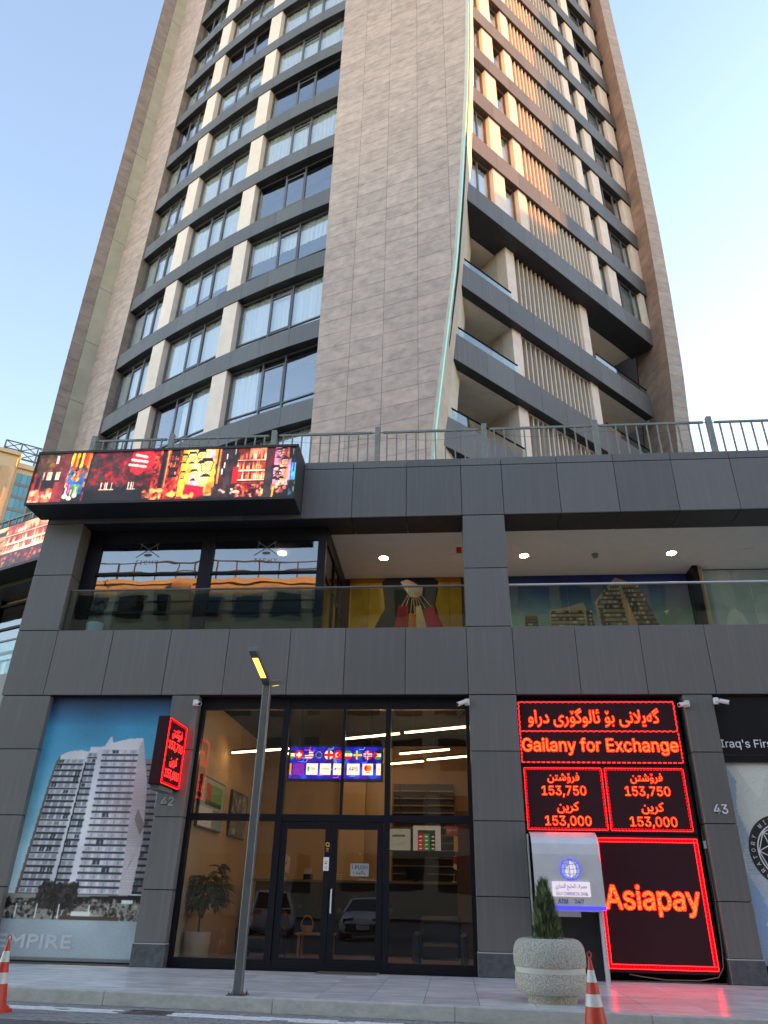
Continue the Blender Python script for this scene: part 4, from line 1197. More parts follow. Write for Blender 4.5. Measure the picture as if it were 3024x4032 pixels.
# ================================================================ POSTERS AND MURALS
rngp = np.random.default_rng(2)
def mixl(a, b, t): return tuple(a[i] + (b[i] - a[i]) * t for i in range(3))
pc = Cv(210, 375)
for r in range(375):
    v = (r + .5) / 375
    top = mixl((6, 40, 74), (10, 150, 190), min(1, (1 - v) / .13)) if v > .87 else (mixl((10, 150, 190), (104, 204, 226), (.87 - v) / .27) if v > .6 else mixl((104, 204, 226), (222, 242, 240), (.6 - v) / .4))
    pc.a[r, :] = top
def xi(z, zs, xs_): return float(np.interp(z, zs, xs_))
def stretch_poly(left, right): return left + right[::-1]
def facade(le, re, v0, v1, nfl, nb, wall, dark, win):
    """Rows of windows and slab bands between two slanting edges (lists of (u, v))."""
    lz, lx = [p[1] for p in le], [p[0] for p in le]; rz_, rx_ = [p[1] for p in re], [p[0] for p in re]
    pc.poly([(xi(v, lz, lx), v) for v in np.linspace(v0, v1, 14)] + [(xi(v, rz_, rx_), v) for v in np.linspace(v1, v0, 14)], wall)
    for k in range(nfl):
        va, vb = v0 + (v1 - v0) * k / nfl, v0 + (v1 - v0) * (k + 1) / nfl
        l0, r0, l1, r1 = xi(va, lz, lx), xi(va, rz_, rx_), xi(vb, lz, lx), xi(vb, rz_, rx_)
        h = (vb - va)
        pc.poly([(l0, va), (r0, va), (r0, va + h * .30), (l0, va + h * .30)], dark)
        for i in range(nb):
            f0, f1 = (i + .12) / nb, (i + .82) / nb
            c = mixl(win, wall, rngp.uniform(0, .75)) if rngp.random() > .12 else (60, 70, 80)
            pc.poly([(l0 + (r0 - l0) * f0, va + h * .36), (l0 + (r0 - l0) * f1, va + h * .36), (l1 + (r1 - l1) * f1, va + h * .97), (l1 + (r1 - l1) * f0, va + h * .97)], c)
            fm = (i + .45) / nb
            pc.poly([(l0 + (r0 - l0) * fm, va + h * .36), (l0 + (r0 - l0) * (fm + .03), va + h * .36), (l0 + (r0 - l0) * (fm + .03), va + h * .9), (l0 + (r0 - l0) * fm, va + h * .9)], mixl(wall, (90, 95, 100), .5))
outL = [(.058, .208), (.098, .453), (.129, .642), (.149, .722), (.174, .751)]
finr = [(.085, .22), (.127, .506), (.155, .689), (.175, .727)]
l1r = [(.292, .22), (.338, .454), (.355, .58), (.373, .752)]
midl = [(.335, .22), (.364, .476), (.383, .639), (.393, .761)]
midr = [(.44, .22), (.462, .499), (.463, .714), (.467, .776)]
rl = [(.487, .22), (.506, .499), (.503, .714), (.498, .776)]
sL = [(.815, .225), (.812, .36), (.794, .613), (.782, .781)]
sR = [(.907, .225), (.928, .424), (.894, .636), (.805, .825)]
rE = [(.999, .225), (.986, .459), (.972, .614), (.908, .734), (.841, .772)]
pc.poly([(.174, .727), (.174, .751), (.241, .768), (.332, .773), (.395, .766), (.395, .72), (.30, .73), (.20, .71)], (232, 226, 226))
pc.poly([(.36, .75), (.42, .781), (.511, .79), (.545, .829), (.556, .829), (.571, .805), (.686, .82), (.805, .825), (.79, .76), (.49, .76)], (236, 228, 230))
pc.rect(.40, .77, .51, .788, (240, 235, 235))
facade(finr, l1r, .22, .735, 21, 4, (206, 204, 208), (40, 42, 46), (120, 130, 140))
pc.poly(outL + finr[::-1], (120, 96, 90))
pc.poly([(.292, .22), (.338, .454), (.355, .58), (.373, .752), (.395, .766), (.383, .639), (.364, .476), (.335, .22)], (214, 212, 216))
facade(midl, midr, .22, .762, 22, 2, (200, 200, 204), (46, 46, 50), (130, 138, 146))
pc.poly(midr + rl[::-1], (226, 220, 226)); pc.line((.335, .22), (.386, .72), .006, (40, 40, 44))
facade(rl, sL, .22, .775, 22, 4, (222, 214, 220), (66, 62, 66), (176, 182, 190))
pc.poly(sL + sR[::-1], (208, 198, 198)); pc.poly([(.84, .31), (.905, .40), (.92, .43), (.86, .33)], (150, 90, 90)); pc.poly([(.84, .50), (.855, .54), (.925, .48), (.90, .44)], (140, 130, 120))
facade(sR, rE, .23, .735, 21, 2, (130, 122, 126), (26, 26, 30), (160, 150, 155))
for k in range(60): pc.put((abs(pc.v - (.24 + k * .0095)) < .0012) & pc.mask(sL + sR[::-1]), (170, 160, 160), .5)
m_ = np.exp(-((pc.u - .80) / .16) ** 2 - ((pc.v - .62) / .13) ** 2)[..., None] * .30
pc.a = pc.a * (1 - m_) + np.array((255, 170, 180)) * m_
pc.rect(0, .135, 1, .225, (150, 148, 138)); pc.poly([(0, .205), (1, .225), (1, .20), (0, .18)], (30, 28, 28))
pc.speck(0, .137, 1, .205, [(150, 146, 130), (60, 52, 46), (110, 102, 88), (34, 28, 26), (190, 186, 170), (46, 40, 36)], 420, .012, .006, rngp)
pc.ell(.375, .215, .145, .045, (30, 25, 24)); pc.speck(.235, .175, .515, .262, [(36, 30, 28), (56, 48, 44), (24, 18, 18), (78, 68, 62)], 420, .013, .007, rngp); pc.rect(.37, .137, .385, .19, (30, 24, 22))
pc.rect(.85, .195, .93, .208, (240, 238, 232)); pc.poly([(.0, .20), (.03, .215), (.05, .18), (.0, .165)], (30, 26, 24))
for u in (.09, .24, .40, .62): pc.rect(u, .14, u + .008, .19, (235, 235, 232))
pc.rect(.42, .137, .85, .150, (90, 70, 62)); pc.rect(.5, .15, .64, .165, (230, 226, 214))
pc.rect(0, 0, 1, .135, (168, 182, 186)); pc.rect(0, 0, 1, .012, (120, 126, 128))
pc.photo(rngp, .10, 7, 1); pc.grain(4, rngp)
po = thing('window_poster', 'tall poster of a white apartment tower under a blue sky', 'poster', (-7.44, .16, .05))
MB().box(-8.80, -6.03, .165, .33, .02, 5.05).build('backing_board', 'backing', po)
pc.plane('print', 'printed', po, (-8.84, .16, .05), (2.82, 0, 0), (0, 0, 5.0))
lettering('faded_lettering', 'EMPIRE', 'frost', po, (-8.06, .16, .36), 1.5, .22, bold=.06, lift=.008)

mu = Cv(260, 190, (190, 150, 24))
def X1(x): return (x + 2.75) / 3.2
def Z1(z): return (z - 6.55) / 2.86
def mp(c, *pts, k=1.0): mu.poly([(X1(x), Z1(z)) for x, z in pts], c, k)
mu.rect(0, 0, 1, .5, (196, 150, 12)); mu.rect(0, .5, 1, .97, (186, 146, 40)); mu.rect(0, .95, 1, 1, (150, 96, 20))
for x in (-2.2, -1.4, .1): mu.rect(X1(x) - .002, 0, X1(x) + .002, 1, (120, 92, 20))
mp((26, 24, 26), (-1.82, 9.3), (-1.7, 9.41), (-.34, 9.41), (-.2, 9.28), (-.22, 9.0), (-.30, 8.6), (-.2, 8.2), (0, 7.5), (.1, 6.6), (-2.3, 6.6), (-1.99, 7.95), (-1.72, 8.48))
mp((224, 200, 185), (-1.29, 9.3), (-1.1, 9.36), (-.93, 9.29), (-.64, 9.1), (-.67, 8.86), (-.85, 8.80), (-1.01, 8.83), (-1.2, 9.1))
mp((170, 24, 48), (-1.34, 8.58), (-1.05, 8.55), (-1.08, 7.94), (-1.1, 7.3), (-1.52, 7.3), (-1.44, 7.94)); mp((232, 150, 30), (-1.05, 8.32), (-.86, 8.32), (-.82, 7.94), (-.8, 7.3), (-1.08, 7.3)); mp((220, 120, 40), (-.95, 8.3), (-.86, 8.32), (-.8, 7.3), (-.92, 7.3))
mp((226, 206, 160), (-.86, 8.53), (-.70, 8.56), (-.55, 7.94), (-.45, 7.3), (-.80, 7.3)); mp((186, 20, 52), (-.65, 8.44), (-.36, 8.55), (-.08, 7.93), (.1, 7.3), (-.5, 7.3), (-.55, 7.94))
for a, b in (((-1.25, 8.55), (-1.0, 9.0)), ((-1.12, 8.56), (-.98, 9.0)), ((-1.0, 8.3), (-.93, 9.0)), ((-.88, 8.3), (-.92, 9.0)), ((-.8, 8.5), (-.88, 9.0)), ((-.58, 8.48), (-.86, 9.0)), ((-.42, 8.53), (-.80, 9.0)), ((-.72, 8.54), (-.86, 9.0))):
    mu.line((X1(a[0]), Z1(a[1])), (X1(b[0]), Z1(b[1])), .011, (226, 186, 160))
mu.photo(rngp, .16, 7, 1); mu.grain(4, rngp)
m1 = thing('gallery_mural', 'yellow mural of a hand holding shopping bags on the upper gallery', 'mural', (-1.1, 3.87, 6.55))
mu.plane('print', 'printed_matt', m1, (-2.75, 3.86, 6.55), (3.2, 0, 0), (0, 0, 2.86))
MB().box(-2.76, .46, 3.866, 3.89, 6.54, 9.415).build('backing_board', 'backing', m1)
mu = Cv(330, 190, (60, 130, 140))
for r in range(190):
    v = (r + .5) / 190; mu.a[r, :] = mixl((120, 170, 165), (14, 40, 110), min(1, max(0, (v - .45) / .5)))
def X1(x): return (x - 1.75) / 4.95
def Z1(z): return (z - 6.55) / 2.86
def tower_print(le, re, z0, nfl, wall, dark):
    zt = max(p[1] for p in le)
    for k in range(nfl):
        za = z0 + (zt - z0) * k / nfl; zb = z0 + (zt - z0) * (k + 1) / nfl
        L = lambda z: float(np.interp(z, [p[1] for p in le], [p[0] for p in le])); Rr = lambda z: float(np.interp(z, [p[1] for p in re], [p[0] for p in re]))
        mp(wall, (L(za), za), (Rr(za), za), (Rr(zb), zb), (L(zb), zb)); h = zb - za
        mp(dark, (L(za), za), (Rr(za), za), (Rr(za), za + h * .35), (L(za), za + h * .35))
        for i in range(5):
            if rngp.random() < .6: mp((196, 182, 158) if rngp.random() < .6 else (50, 52, 56), (L(za) + (Rr(za) - L(za)) * (i + .15) / 5, za + h * .4), (L(za) + (Rr(za) - L(za)) * (i + .75) / 5, za + h * .4), (L(za) + (Rr(za) - L(za)) * (i + .75) / 5, zb), (L(za) + (Rr(za) - L(za)) * (i + .15) / 5, zb))
mp((168, 150, 132), (2.8, 6.55), (2.87, 8.37), (3.35, 8.46), (3.81, 8.6), (3.9, 8.3), (4.2, 6.55)); tower_print([(2.82, 6.6), (2.9, 8.36)], [(3.86, 6.6), (3.78, 8.5)], 6.6, 17, (150, 134, 116), (60, 56, 54)); tower_print([(3.86, 6.6), (3.85, 8.36)], [(4.3, 6.6), (4.02, 8.1)], 6.6, 15, (90, 80, 74), (30, 30, 32))
mp((168, 150, 132), (4.3, 6.55), (4.12, 8.6), (4.39, 8.93), (4.76, 9.33), (5.35, 9.1), (6.1, 6.55)); tower_print([(4.34, 6.6), (4.18, 8.55), (4.45, 8.9), (4.75, 9.15)], [(5.1, 6.6), (4.82, 9.05), (4.83, 9.2)], 6.6, 20, (152, 134, 116), (62, 56, 52)); tower_print([(5.5, 6.6), (4.95, 8.9), (4.9, 9.1)], [(6.2, 6.6), (5.36, 9.05), (5.35, 9.1)], 6.6, 19, (120, 104, 92), (36, 34, 36))
mp((196, 160, 130), (5.12, 6.6), (4.95, 7.9), (4.82, 9.06), (5.0, 8.59), (5.22, 7.89), (5.5, 6.6))
mp((120, 110, 100), (2.1, 6.55), (2.17, 8.25), (2.53, 8.27), (2.56, 6.55)); tower_print([(2.12, 6.6), (2.19, 8.2)], [(2.55, 6.6), (2.52, 8.2)], 6.6, 16, (80, 76, 74), (36, 36, 38))
mp((215, 215, 205), (5.93, 8.30), (6.10, 8.36), (6.02, 8.26), (5.97, 8.18), (6.0, 8.27))
mu.photo(rngp, .16, 7, 1); mu.grain(4, rngp)
m2_ = thing('gallery_mural', 'teal mural of apartment towers on the upper gallery', 'mural', (4.2, 3.87, 6.55))
mu.plane('print', 'printed_matt', m2_, (1.75, 3.86, 6.55), (4.95, 0, 0), (0, 0, 2.86)); MB().box(1.74, 6.71, 3.866, 3.89, 6.54, 9.415).build('backing_board', 'backing', m2_)
mu = Cv(160, 170, (168, 190, 200))
mu.speck(0, 0, 1, 1, [(176, 198, 208), (160, 184, 196), (190, 206, 214)], 60, .12, .10, rngp)
for cx, cy, rx, ry in ((.62, .40, .22, .30), (.70, .62, .14, .22), (.5, .55, .10, .20), (.86, .70, .18, .16), (.22, .35, .10, .25)):
    mu.ell(cx, cy, rx, ry, (206, 220, 226), .8); mu.ell(cx + .02, cy - .02, rx * .6, ry * .7, (190, 208, 216), .7)
for k in range(5): mu.line((.45 + k * .05, .2 + k * .03), (.55 + k * .06, .75), .012, (150, 172, 184), .7)
mu.grain(3, rngp)
m3 = thing('gallery_mural', 'pale blue frosted poster at the right end of the upper gallery', 'mural', (8.5, 3.6, 6.55))
mu.plane('print', 'printed_matt', m3, (7.05, 3.60, 6.55), (3.0, 0, 0), (0, 0, 2.84)); MB().box(7.0, 10.1, 3.606, 3.66, 6.54, 9.41).build('backing_board', 'backing', m3)
MB().box(6.72, 6.86, 3.3, 3.9, 6.53, 9.415).build('shop_divider', 'shop_frame', pod); MB().box(6.86, 7.0, 3.4, 3.9, 6.53, 9.415).build('shop_divider', 'wall_tan', pod)

# right-hand shop: dark lettered fascia and laboratory poster
rp_ = thing('laboratory_poster', 'pale poster with a round gem laboratory emblem right of pillar 43', 'poster', (7.0, .2, .29))
bx('fascia_board', 'shop_frame', rp_, 5.44, XR, .10, .24, 3.88, 5.05); bx('head_rail', 'shop_frame', rp_, 5.44, XR, .12, .26, 3.74, 3.86); bx('bottom_rail', 'shop_frame', rp_, 5.44, XR, .10, .28, .0, .29)
lettering('lettering', "Iraq's First Gem Testing", 'white_letters', rp_, (6.62, .098, 4.07), 2.36, .20, bold=.012, lift=.004)
lc = Cv(170, 140, (196, 208, 206))
for r in range(140): lc.a[r, :] = mixl((150, 178, 204), (206, 210, 200), min(1, (r + .5) / 100))
lc.poly([(0, 1), (.04, .9), (.02, .75), (.05, .6), (.0, .5)], (150, 176, 190)); lc.poly([(0, 0), (.0, .45), (.06, .3), (.1, 0)], (140, 172, 204))
lc.poly([(.04, 1), (.12, .8), (.2, 1)], (218, 220, 210)); lc.poly([(.08, .55), (.1, .3), (.24, .6), (.2, .85)], (172, 188, 196), .6)
for k in range(8): lc.rect(.02, .42 + k * .018, .075, .43 + k * .018, (168, 182, 188))
lc.speck(0, 0, 1, .4, [(176, 200, 222), (160, 190, 216), (200, 214, 220)], 40, .05, .02, rngp)
lc.grain(3, rngp)
lc.plane('print', 'printed', rp_, (5.45, .20, .29), (4.6, 0, 0), (0, 0, 3.45))
MB().box(5.44, XR, .206, .3, .28, 3.76).build('backing_board', 'backing', rp_)
ec = Vector((6.26, .195, 2.14))
def ring(r0, r1, n=48):
    b = MB()
    for i in range(n):
        t0, t1 = 2 * math.pi * i / n, 2 * math.pi * (i + 1) / n
        b.quad(*[(ec.x + r_ * math.cos(t), ec.y, ec.z + r_ * math.sin(t)) for r_, t in ((r0, t0), (r1, t0), (r1, t1), (r0, t1))])
    return b
ring(.485, .64).build('emblem_ring', 'ink_black', rp_); ec.y -= .002; ring(.465, .487).build('emblem_line', 'paper_white', rp_)
em = MB()
for i in range(8):
    t0, t1 = math.pi * i / 4, math.pi * (i + 1) / 4
    o0 = Vector((math.cos(t0), 0, math.sin(t0))); o1 = Vector((math.cos(t1), 0, math.sin(t1))); mid_ = Vector((math.cos(t0 + .393), 0, math.sin(t0 + .393)))
    for a, b in ((o0 * .46, mid_ * .27), (o1 * .46, mid_ * .27), (mid_ * .27, Vector()), (o0 * .46, o1 * .46)):
        em.bar(ec + a, ec + b, .016, .004, up=(0, 1, 0))
em.build('emblem_facets', 'paper_white', rp_); ec.y += .004
MB().add([(ec.x + .46 * math.cos(i * .1309), ec.y - .001, ec.z + .46 * math.sin(i * .1309)) for i in range(48)], [tuple(range(48))]).build('emblem_disc', 'counter_dark', rp_); ec.y -= .006
word = 'LABORATORY MIDDLE EAST'; st = 4.62
for i, ch in enumerate(word):
    if ch == ' ': continue
    t = st - i * .2145
    dv = Vector((math.cos(t), 0, math.sin(t))); tv = Vector((math.sin(t), 0, -math.cos(t)))
    lettering('emblem_letter', ch, 'paper_white', rp_, ec + dv * .562, .055 if ch not in 'ILJ' else .03, .075, ux=tv, uz=dv, bold=.01)

# house numbers
for nm, body, x, lab in (('house_number', '42', -5.77, 'silver number 42 on the narrow pillar left of the shop'), ('house_number', '43', 5.17, 'silver number 43 on the narrow pillar right of the shop')):
    o_ = lettering(nm, body, 'grey_letters' if body == '42' else 'white_letters', None, (x, -.012, 2.885 if body == '42' else 2.85), .26, .165, bold=.03)
    b_ = o_.data
    tag(o_, lab, 'number', 'house numbers on the pillars')

# ================================================================ SECURITY CAMERAS
def camera_unit(x, z, side, aim, lab):
    t = thing('security_camera', lab, 'camera', (x, -.02, z), 'security cameras under the band')
    MB().box(x - .05, x + .05, -.075, .0, z - .06, z + .075).build('mount', 'plastic_white', t, bevel=.012)
    p0 = Vector((x, -.07, z + .0)); p1 = p0 + Vector((side * .09, -.05, -.015)); d = Vector(aim).normalized()
    MB().tube([p0, p1], .02, 8).build('arm', 'plastic_white', t)
    b = MB().tube([p1 - d * .05, p1 + d * .13], [.042, .045], 14); b.build('body', 'plastic_white', t, smooth=True)
    MB().tube([p1 + d * .128, p1 + d * .134], .034, 14).build('lens', 'lens', t)
camera_unit(-5.46, 4.87, 1, (.5, -.75, -.3), 'white security camera above the left end of the shop window')
camera_unit(.40, 4.88, -1, (-.75, -.35, -.35), 'white security camera on the middle pillar above the shop window')
camera_unit(4.88, 4.84, -1, (-.85, -.4, -.22), 'white security camera beside the red exchange sign, lit pink')
camera_unit(5.47, 4.90, 1, (.85, -.35, -.28), 'white security camera right of pillar 43 above the lettered fascia')

# ================================================================ ATM KIOSK
at = thing('atm_kiosk', 'silver ATM kiosk with curved canopy and glowing blue bank emblem', 'atm', (2.1, -.2, 0))
prof = [(.0, 2.40), (-.10, 2.395), (-.20, 2.36), (-.28, 2.29), (-.335, 2.18), (-.37, 2.0), (-.395, 1.75), (-.42, 1.4), (-.44, 1.12)]
cn = MB()
for (y0, z0), (y1, z1) in zip(prof[:-1], prof[1:]):
    cn.hexa([(1.50, y1, z1), (2.73, y1, z1), (2.73, y1 + .03, z1 - .012), (1.50, y1 + .03, z1 - .012), (1.50, y0, z0), (2.73, y0, z0), (2.73, y0 + .03, z0 - .012), (1.50, y0 + .03, z0 - .012)])
cn.build('canopy', 'steel', at, smooth=True)
MB().box(1.452, 1.478, -.06, .30, .0, 2.36).box(2.62, 2.665, -.30, -.26, .0, 1.14).box(2.66, 2.70, -.27, .30, .0, 2.3).build('side_panel', 'steel', at)
MB().box(1.48, 2.64, .0, .3, .0, 2.3).build('cabinet', 'counter_dark', at)
MB().box(1.72, 2.36, -.02, .0, 1.18, 1.6).build('atm_screen', 'lens', at); MB().box(1.75, 2.33, -.08, .0, .98, 1.08).build('keypad', 'steel', at)
MB().box(1.50, 2.735, -.452, -.424, 1.095, 1.155).build('blue_edge', 'led_blue', at)
MB().box(1.56, 2.6, -.40, -.1, 1.07, 1.094).build('light_panel', 'plastic_white', at)
c_ = Vector((2.165, -.425, 1.745))
b = MB(); b.tube([c_ + Vector((0, .06, 0)), c_], .178, 32); b.build('emblem_rim', 'led_blue', at)
b = MB(); b.tube([c_, c_ + Vector((0, -.012, 0))], .162, 32); eb = b.build('emblem_face', 'logo_face', at)
yb = c_.y - .016
sh_ = MB()
for pts in ([(-.01, -.14), (-.01, .14), (.05, .12), (.09, .05), (.105, -.06), (.05, -.10)], [(-.03, -.13), (-.03, .07), (-.075, .03), (-.115, -.07), (-.08, -.11)]):
    sh_.add([(c_.x + x, yb, c_.z + z) for x, z in pts], [tuple(range(len(pts)))])
sh_.build('emblem_sails', 'plate_face', eb)
gl_ = MB()
for rx in (.05, .11):
    for sg in (-1, 1):
        pts = [(c_.x + sg * rx * math.cos(t), yb - .001, c_.z + .158 * math.sin(t)) for t in [-1.5 + i * .3 for i in range(11)]]
        gl_.tube(pts, .0035, 4)
for z in (-.08, 0, .08):
    ww = math.sqrt(.16 ** 2 - z * z); gl_.tube([(c_.x - ww, yb - .001, c_.z + z + .015), (c_.x, yb - .001, c_.z + z), (c_.x + ww, yb - .001, c_.z + z + .015)], .0035, 4)
gl_.build('emblem_lines', 'ink_blue', eb)
pl_ = MB().box(1.81, 2.48, -.475, -.43, 1.305, 1.545).build('name_plate', 'plate_face', at)
lettering('lettering', shape_ar('مصرف الخليج التجاري'), 'ink_blue', pl_, (2.14, -.477, 1.455), .56, .11, bold=.004)
lettering('lettering', 'GULF COMMERCIAL BANK', 'ink_blue', pl_, (2.145, -.477, 1.35), .56, .055, bold=.012)
lettering('lettering', 'ATM', 'ink_blue', at, (1.98, -.446, 1.228), .17, .075, bold=.02); lettering('lettering', '24/7', 'ink_blue', at, (2.27, -.446, 1.228), .16, .075, bold=.02)

# ================================================================ STREET LAMP
lp = thing('street_lamp', 'grey square street lamp with two lit heads in front of the shop', 'street lamp', (-2.94, -3.86, 0))
LX, LYY = -2.94, -3.86
bx('post', 'lamp_metal', lp, LX - .06, LX + .06, LYY - .06, LYY + .06, .012, 4.30, bevel=.008)
bx('base_plate', 'lamp_metal', lp, LX - .13, LX + .13, LYY - .13, LYY + .13, .0, .012)
for dx in (-.1, .1):
    for dy in (-.1, .1): MB().lathe([(.014, .012), (.014, .03), (.006, .03), (.006, .055)], 8, (LX + dx, LYY + dy, 0)).build('anchor_bolt', 'rust', lp)
def lamp_head(sgn, length, rise):
    a = Vector((LX, LYY + sgn * -.02, 4.26)); b_ = a + Vector((0, sgn * length, rise))
    hd = MB().bar(a, b_, .125, .085).build('lamp_head', 'lamp_metal', lp, bevel=.008)
    d = (b_ - a).normalized(); n_ = Vector((1, 0, 0)).cross(d).normalized()
    if n_.z > 0: n_ = -n_
    p0, p1 = a + d * (length * .28) + n_ * .044, a + d * (length * .84) + n_ * .044
    MB().bar(p0, p1, .085, .008).build('lens_panel', 'street_light', hd)
lamp_head(-1, 1.12, .24); lamp_head(1, .80, .24)

# ================================================================ PLANTER, CONIFER, CONES
pt = thing('stone_planter', 'round exposed aggregate planter with a smooth waist band', 'planter', (1.33, -3.42, 0))
pr = [(.33, 0), (.335, .07), (.345, .09), (.44, .105), (.475, .15), (.492, .23), (.487, .33), (.485, .345)]
MB().lathe(pr, 56, (1.33, -3.42, 0)).build('lower_bowl', 'terrazzo', pt, smooth=True)
MB().lathe([(.475, .345), (.478, .41)], 56, (1.33, -3.42, 0)).build('waist_band', 'planter_band', pt, smooth=True)
MB().lathe([(.486, .411), (.495, .43), (.497, .55), (.485, .64), (.455, .70), (.41, .735), (.36, .75), (.33, .745), (.315, .72), (.31, .64)], 56, (1.33, -3.42, 0)).build('upper_bowl', 'terrazzo', pt, smooth=True)
disc('soil', 'soil', pt, (1.33, -3.42, .66), .32, .03, 30)
cf = thing('conifer', 'small columnar conifer growing in the stone planter', 'tree', (1.32, -3.42, .68))
MB().tube([(1.32, -3.42, .66), (1.325, -3.415, .9), (1.33, -3.42, 1.3)], [.02, .016, .006], 7).build('trunk', 'bark', cf)
rc = random.Random(5)
def spray(mb_, p, ax, ln, wd):
    """A flat feathered sprig of short needles."""
    ax = ax.normalized(); sd_ = ax.cross(Vector((rc.uniform(-1, 1), rc.uniform(-1, 1), .2))).normalized()
    for k in range(4):
        q = p + ax * (ln * k / 4.0)
        for s_ in (-1, 1):
            tip = q + ax * ln * .42 + sd_ * s_ * wd * (1 - k * .18)
            mb_.add([q, q + ax * ln * .16, tip], [(0, 1, 2)])
    mb_.add([p + sd_ * .004, p - sd_ * .004, p + ax * ln * 1.25], [(0, 1, 2)])
for nm, mt, cnt_, rr in (('foliage', 'needle', 1500, (.25, 1.0)), ('foliage', 'needle_light', 620, (.7, 1.08))):
    b = MB()
    for i in range(cnt_):
        lobe = rc.choice([(0, 0, .80, 1.0), (0, 0, .80, 1.0), (-.10, .02, .70, .62), (.11, -.03, .60, .62), (.03, .09, .64, .5)])
        h = rc.random() ** .85
        ht = lobe[2]; z = .70 + h * (ht - .06)
        r_ = .175 * lobe[3] * (1 - h) ** .62 * (1.0 if h > .12 else .75 + h * 2) + .012
        t = rc.uniform(0, 6.283); q = r_ * math.sqrt(rc.uniform(rr[0] ** 2, 1)) * rr[1]
        p = Vector((1.32 + lobe[0] * (1 - h * .5) + math.cos(t) * q, -3.42 + lobe[1] + math.sin(t) * q, z))
        spray(b, p, Vector((math.cos(t) * .35, math.sin(t) * .35, 1.0 + rc.uniform(-.2, .3))), rc.uniform(.05, .11), rc.uniform(.014, .026))
    b.build(nm, mt, cf)
gr = MB()
for i in range(160):
    t = rc.uniform(0, 6.283); q = rc.uniform(.08, .29); p = Vector((1.33 + q * math.cos(t), -3.42 + q * math.sin(t), .685)); h = rc.uniform(.02, .09)
    gr.add([p, p + Vector((.006, .002, 0)), p + Vector((rc.uniform(-.03, .03), rc.uniform(-.03, .03), h))], [(0, 1, 2)])
o_ = gr.build('grass', 'needle_light', pt); tag(o_, kind='stuff')

def cone(x, y, lab, s_=1.0):
    t = thing('traffic_cone', lab, 'traffic cone', (x, y, RZ + .01), 'traffic cones along the kerb')
    H0 = RZ + .012
    r = lambda h: .150 - h * .128 / .74
    def seg(h0, h1, mt, nm, ex=0.0): MB().lathe([(r(h0) + ex, h0), (r(h1) + ex, h1)], 32, (x, y, H0)).build(nm, mt, t, smooth=True)
    b = MB(); n = 8
    b.prism([(x + .205 * math.cos(i * math.pi / 4 + .39) * 1.06, y + .205 * math.sin(i * math.pi / 4 + .39) * 1.06) for i in range(8)], H0 - .008, H0 + .03)
    b.lathe([(.19, .03), (.165, .06)], 28, (x, y, H0)); b.build('base', 'cone_red', t)
    seg(.055, .30, 'cone_red', 'body'); seg(.30, .42, 'cone_white', 'reflective_band', .002); seg(.42, .535, 'cone_red', 'body'); seg(.535, .655, 'cone_white', 'reflective_band', .002); seg(.655, .785, 'cone_red', 'body')
    MB().tube([(x - .02, y, H0 + .78), (x - .022, y, H0 + .82), (x, y, H0 + .842), (x + .022, y, H0 + .82), (x + .02, y, H0 + .78)], .008, 7).build('loop_handle', 'cone_red', t)
cone(-5.80, -4.86, 'red and white traffic cone on the road at the left edge of the picture')
cone(1.60, -5.22, 'red and white traffic cone standing in front of the stone planter')
mt_ = thing('door_mat', 'grey ribbed metal door mat in front of the shop door', 'mat', (-1.92, -.02, 0))
MB().box(-2.48, -1.36, -.42, .14, .001, .012).build('mat_frame', 'metal_mat', mt_)
for i in range(18): bx('mat_rib', 'grate', mt_, -2.45, -1.39, -.40 + i * .029, -.385 + i * .029, .012, .017)

# ================================================================ INSIDE THE SHOP
# linear lamps
tubes = [((-5.20, 2.30), (-3.66, 1.74), 4.25), ((-2.48, 2.0), (-1.12, 1.36), 4.52), ((-.98, 1.26), (.40, .62), 4.52), ((-1.26, 3.9), (.0, 3.25), 4.52), ((-1.72, 5.5), (-.70, 4.95), 4.52), ((-.58, 4.75), (.52, 4.15), 4.52), ((-4.3, 3.6), (-3.0, 3.1), 4.45), ((-3.0, 4.9), (-1.9, 4.5), 4.5)]
places = ['nearest the left wall of the shop', 'above the right door leaf', 'above the right shop window', 'second row right of the shop', 'back row left of the slatted wall', 'back row right of the slatted wall', 'behind the flag screen on its left', 'near the back wall column']
for (a, b, z), pl__ in zip(tubes, places):
    t = thing('tube_lamp', 'lit linear tube lamp hung ' + pl__, 'lamp', ((a[0] + b[0]) / 2, (a[1] + b[1]) / 2, z), 'linear tube lamps in the shop')
    A, B = Vector((a[0], a[1], z)), Vector((b[0], b[1], z))
    MB().bar(A + Vector((0, 0, .045)), B + Vector((0, 0, .045)), .06, .05).build('housing', 'counter_dark', t)
    MB().bar(A, B, .05, .03).build('tube', 'tube', t)
    for f in (.15, .85):
        p = A.lerp(B, f); MB().tube([p + Vector((0, 0, .06)), Vector((p.x, p.y, 5.08))], .004, 4).build('wire', 'counter_dark', t)
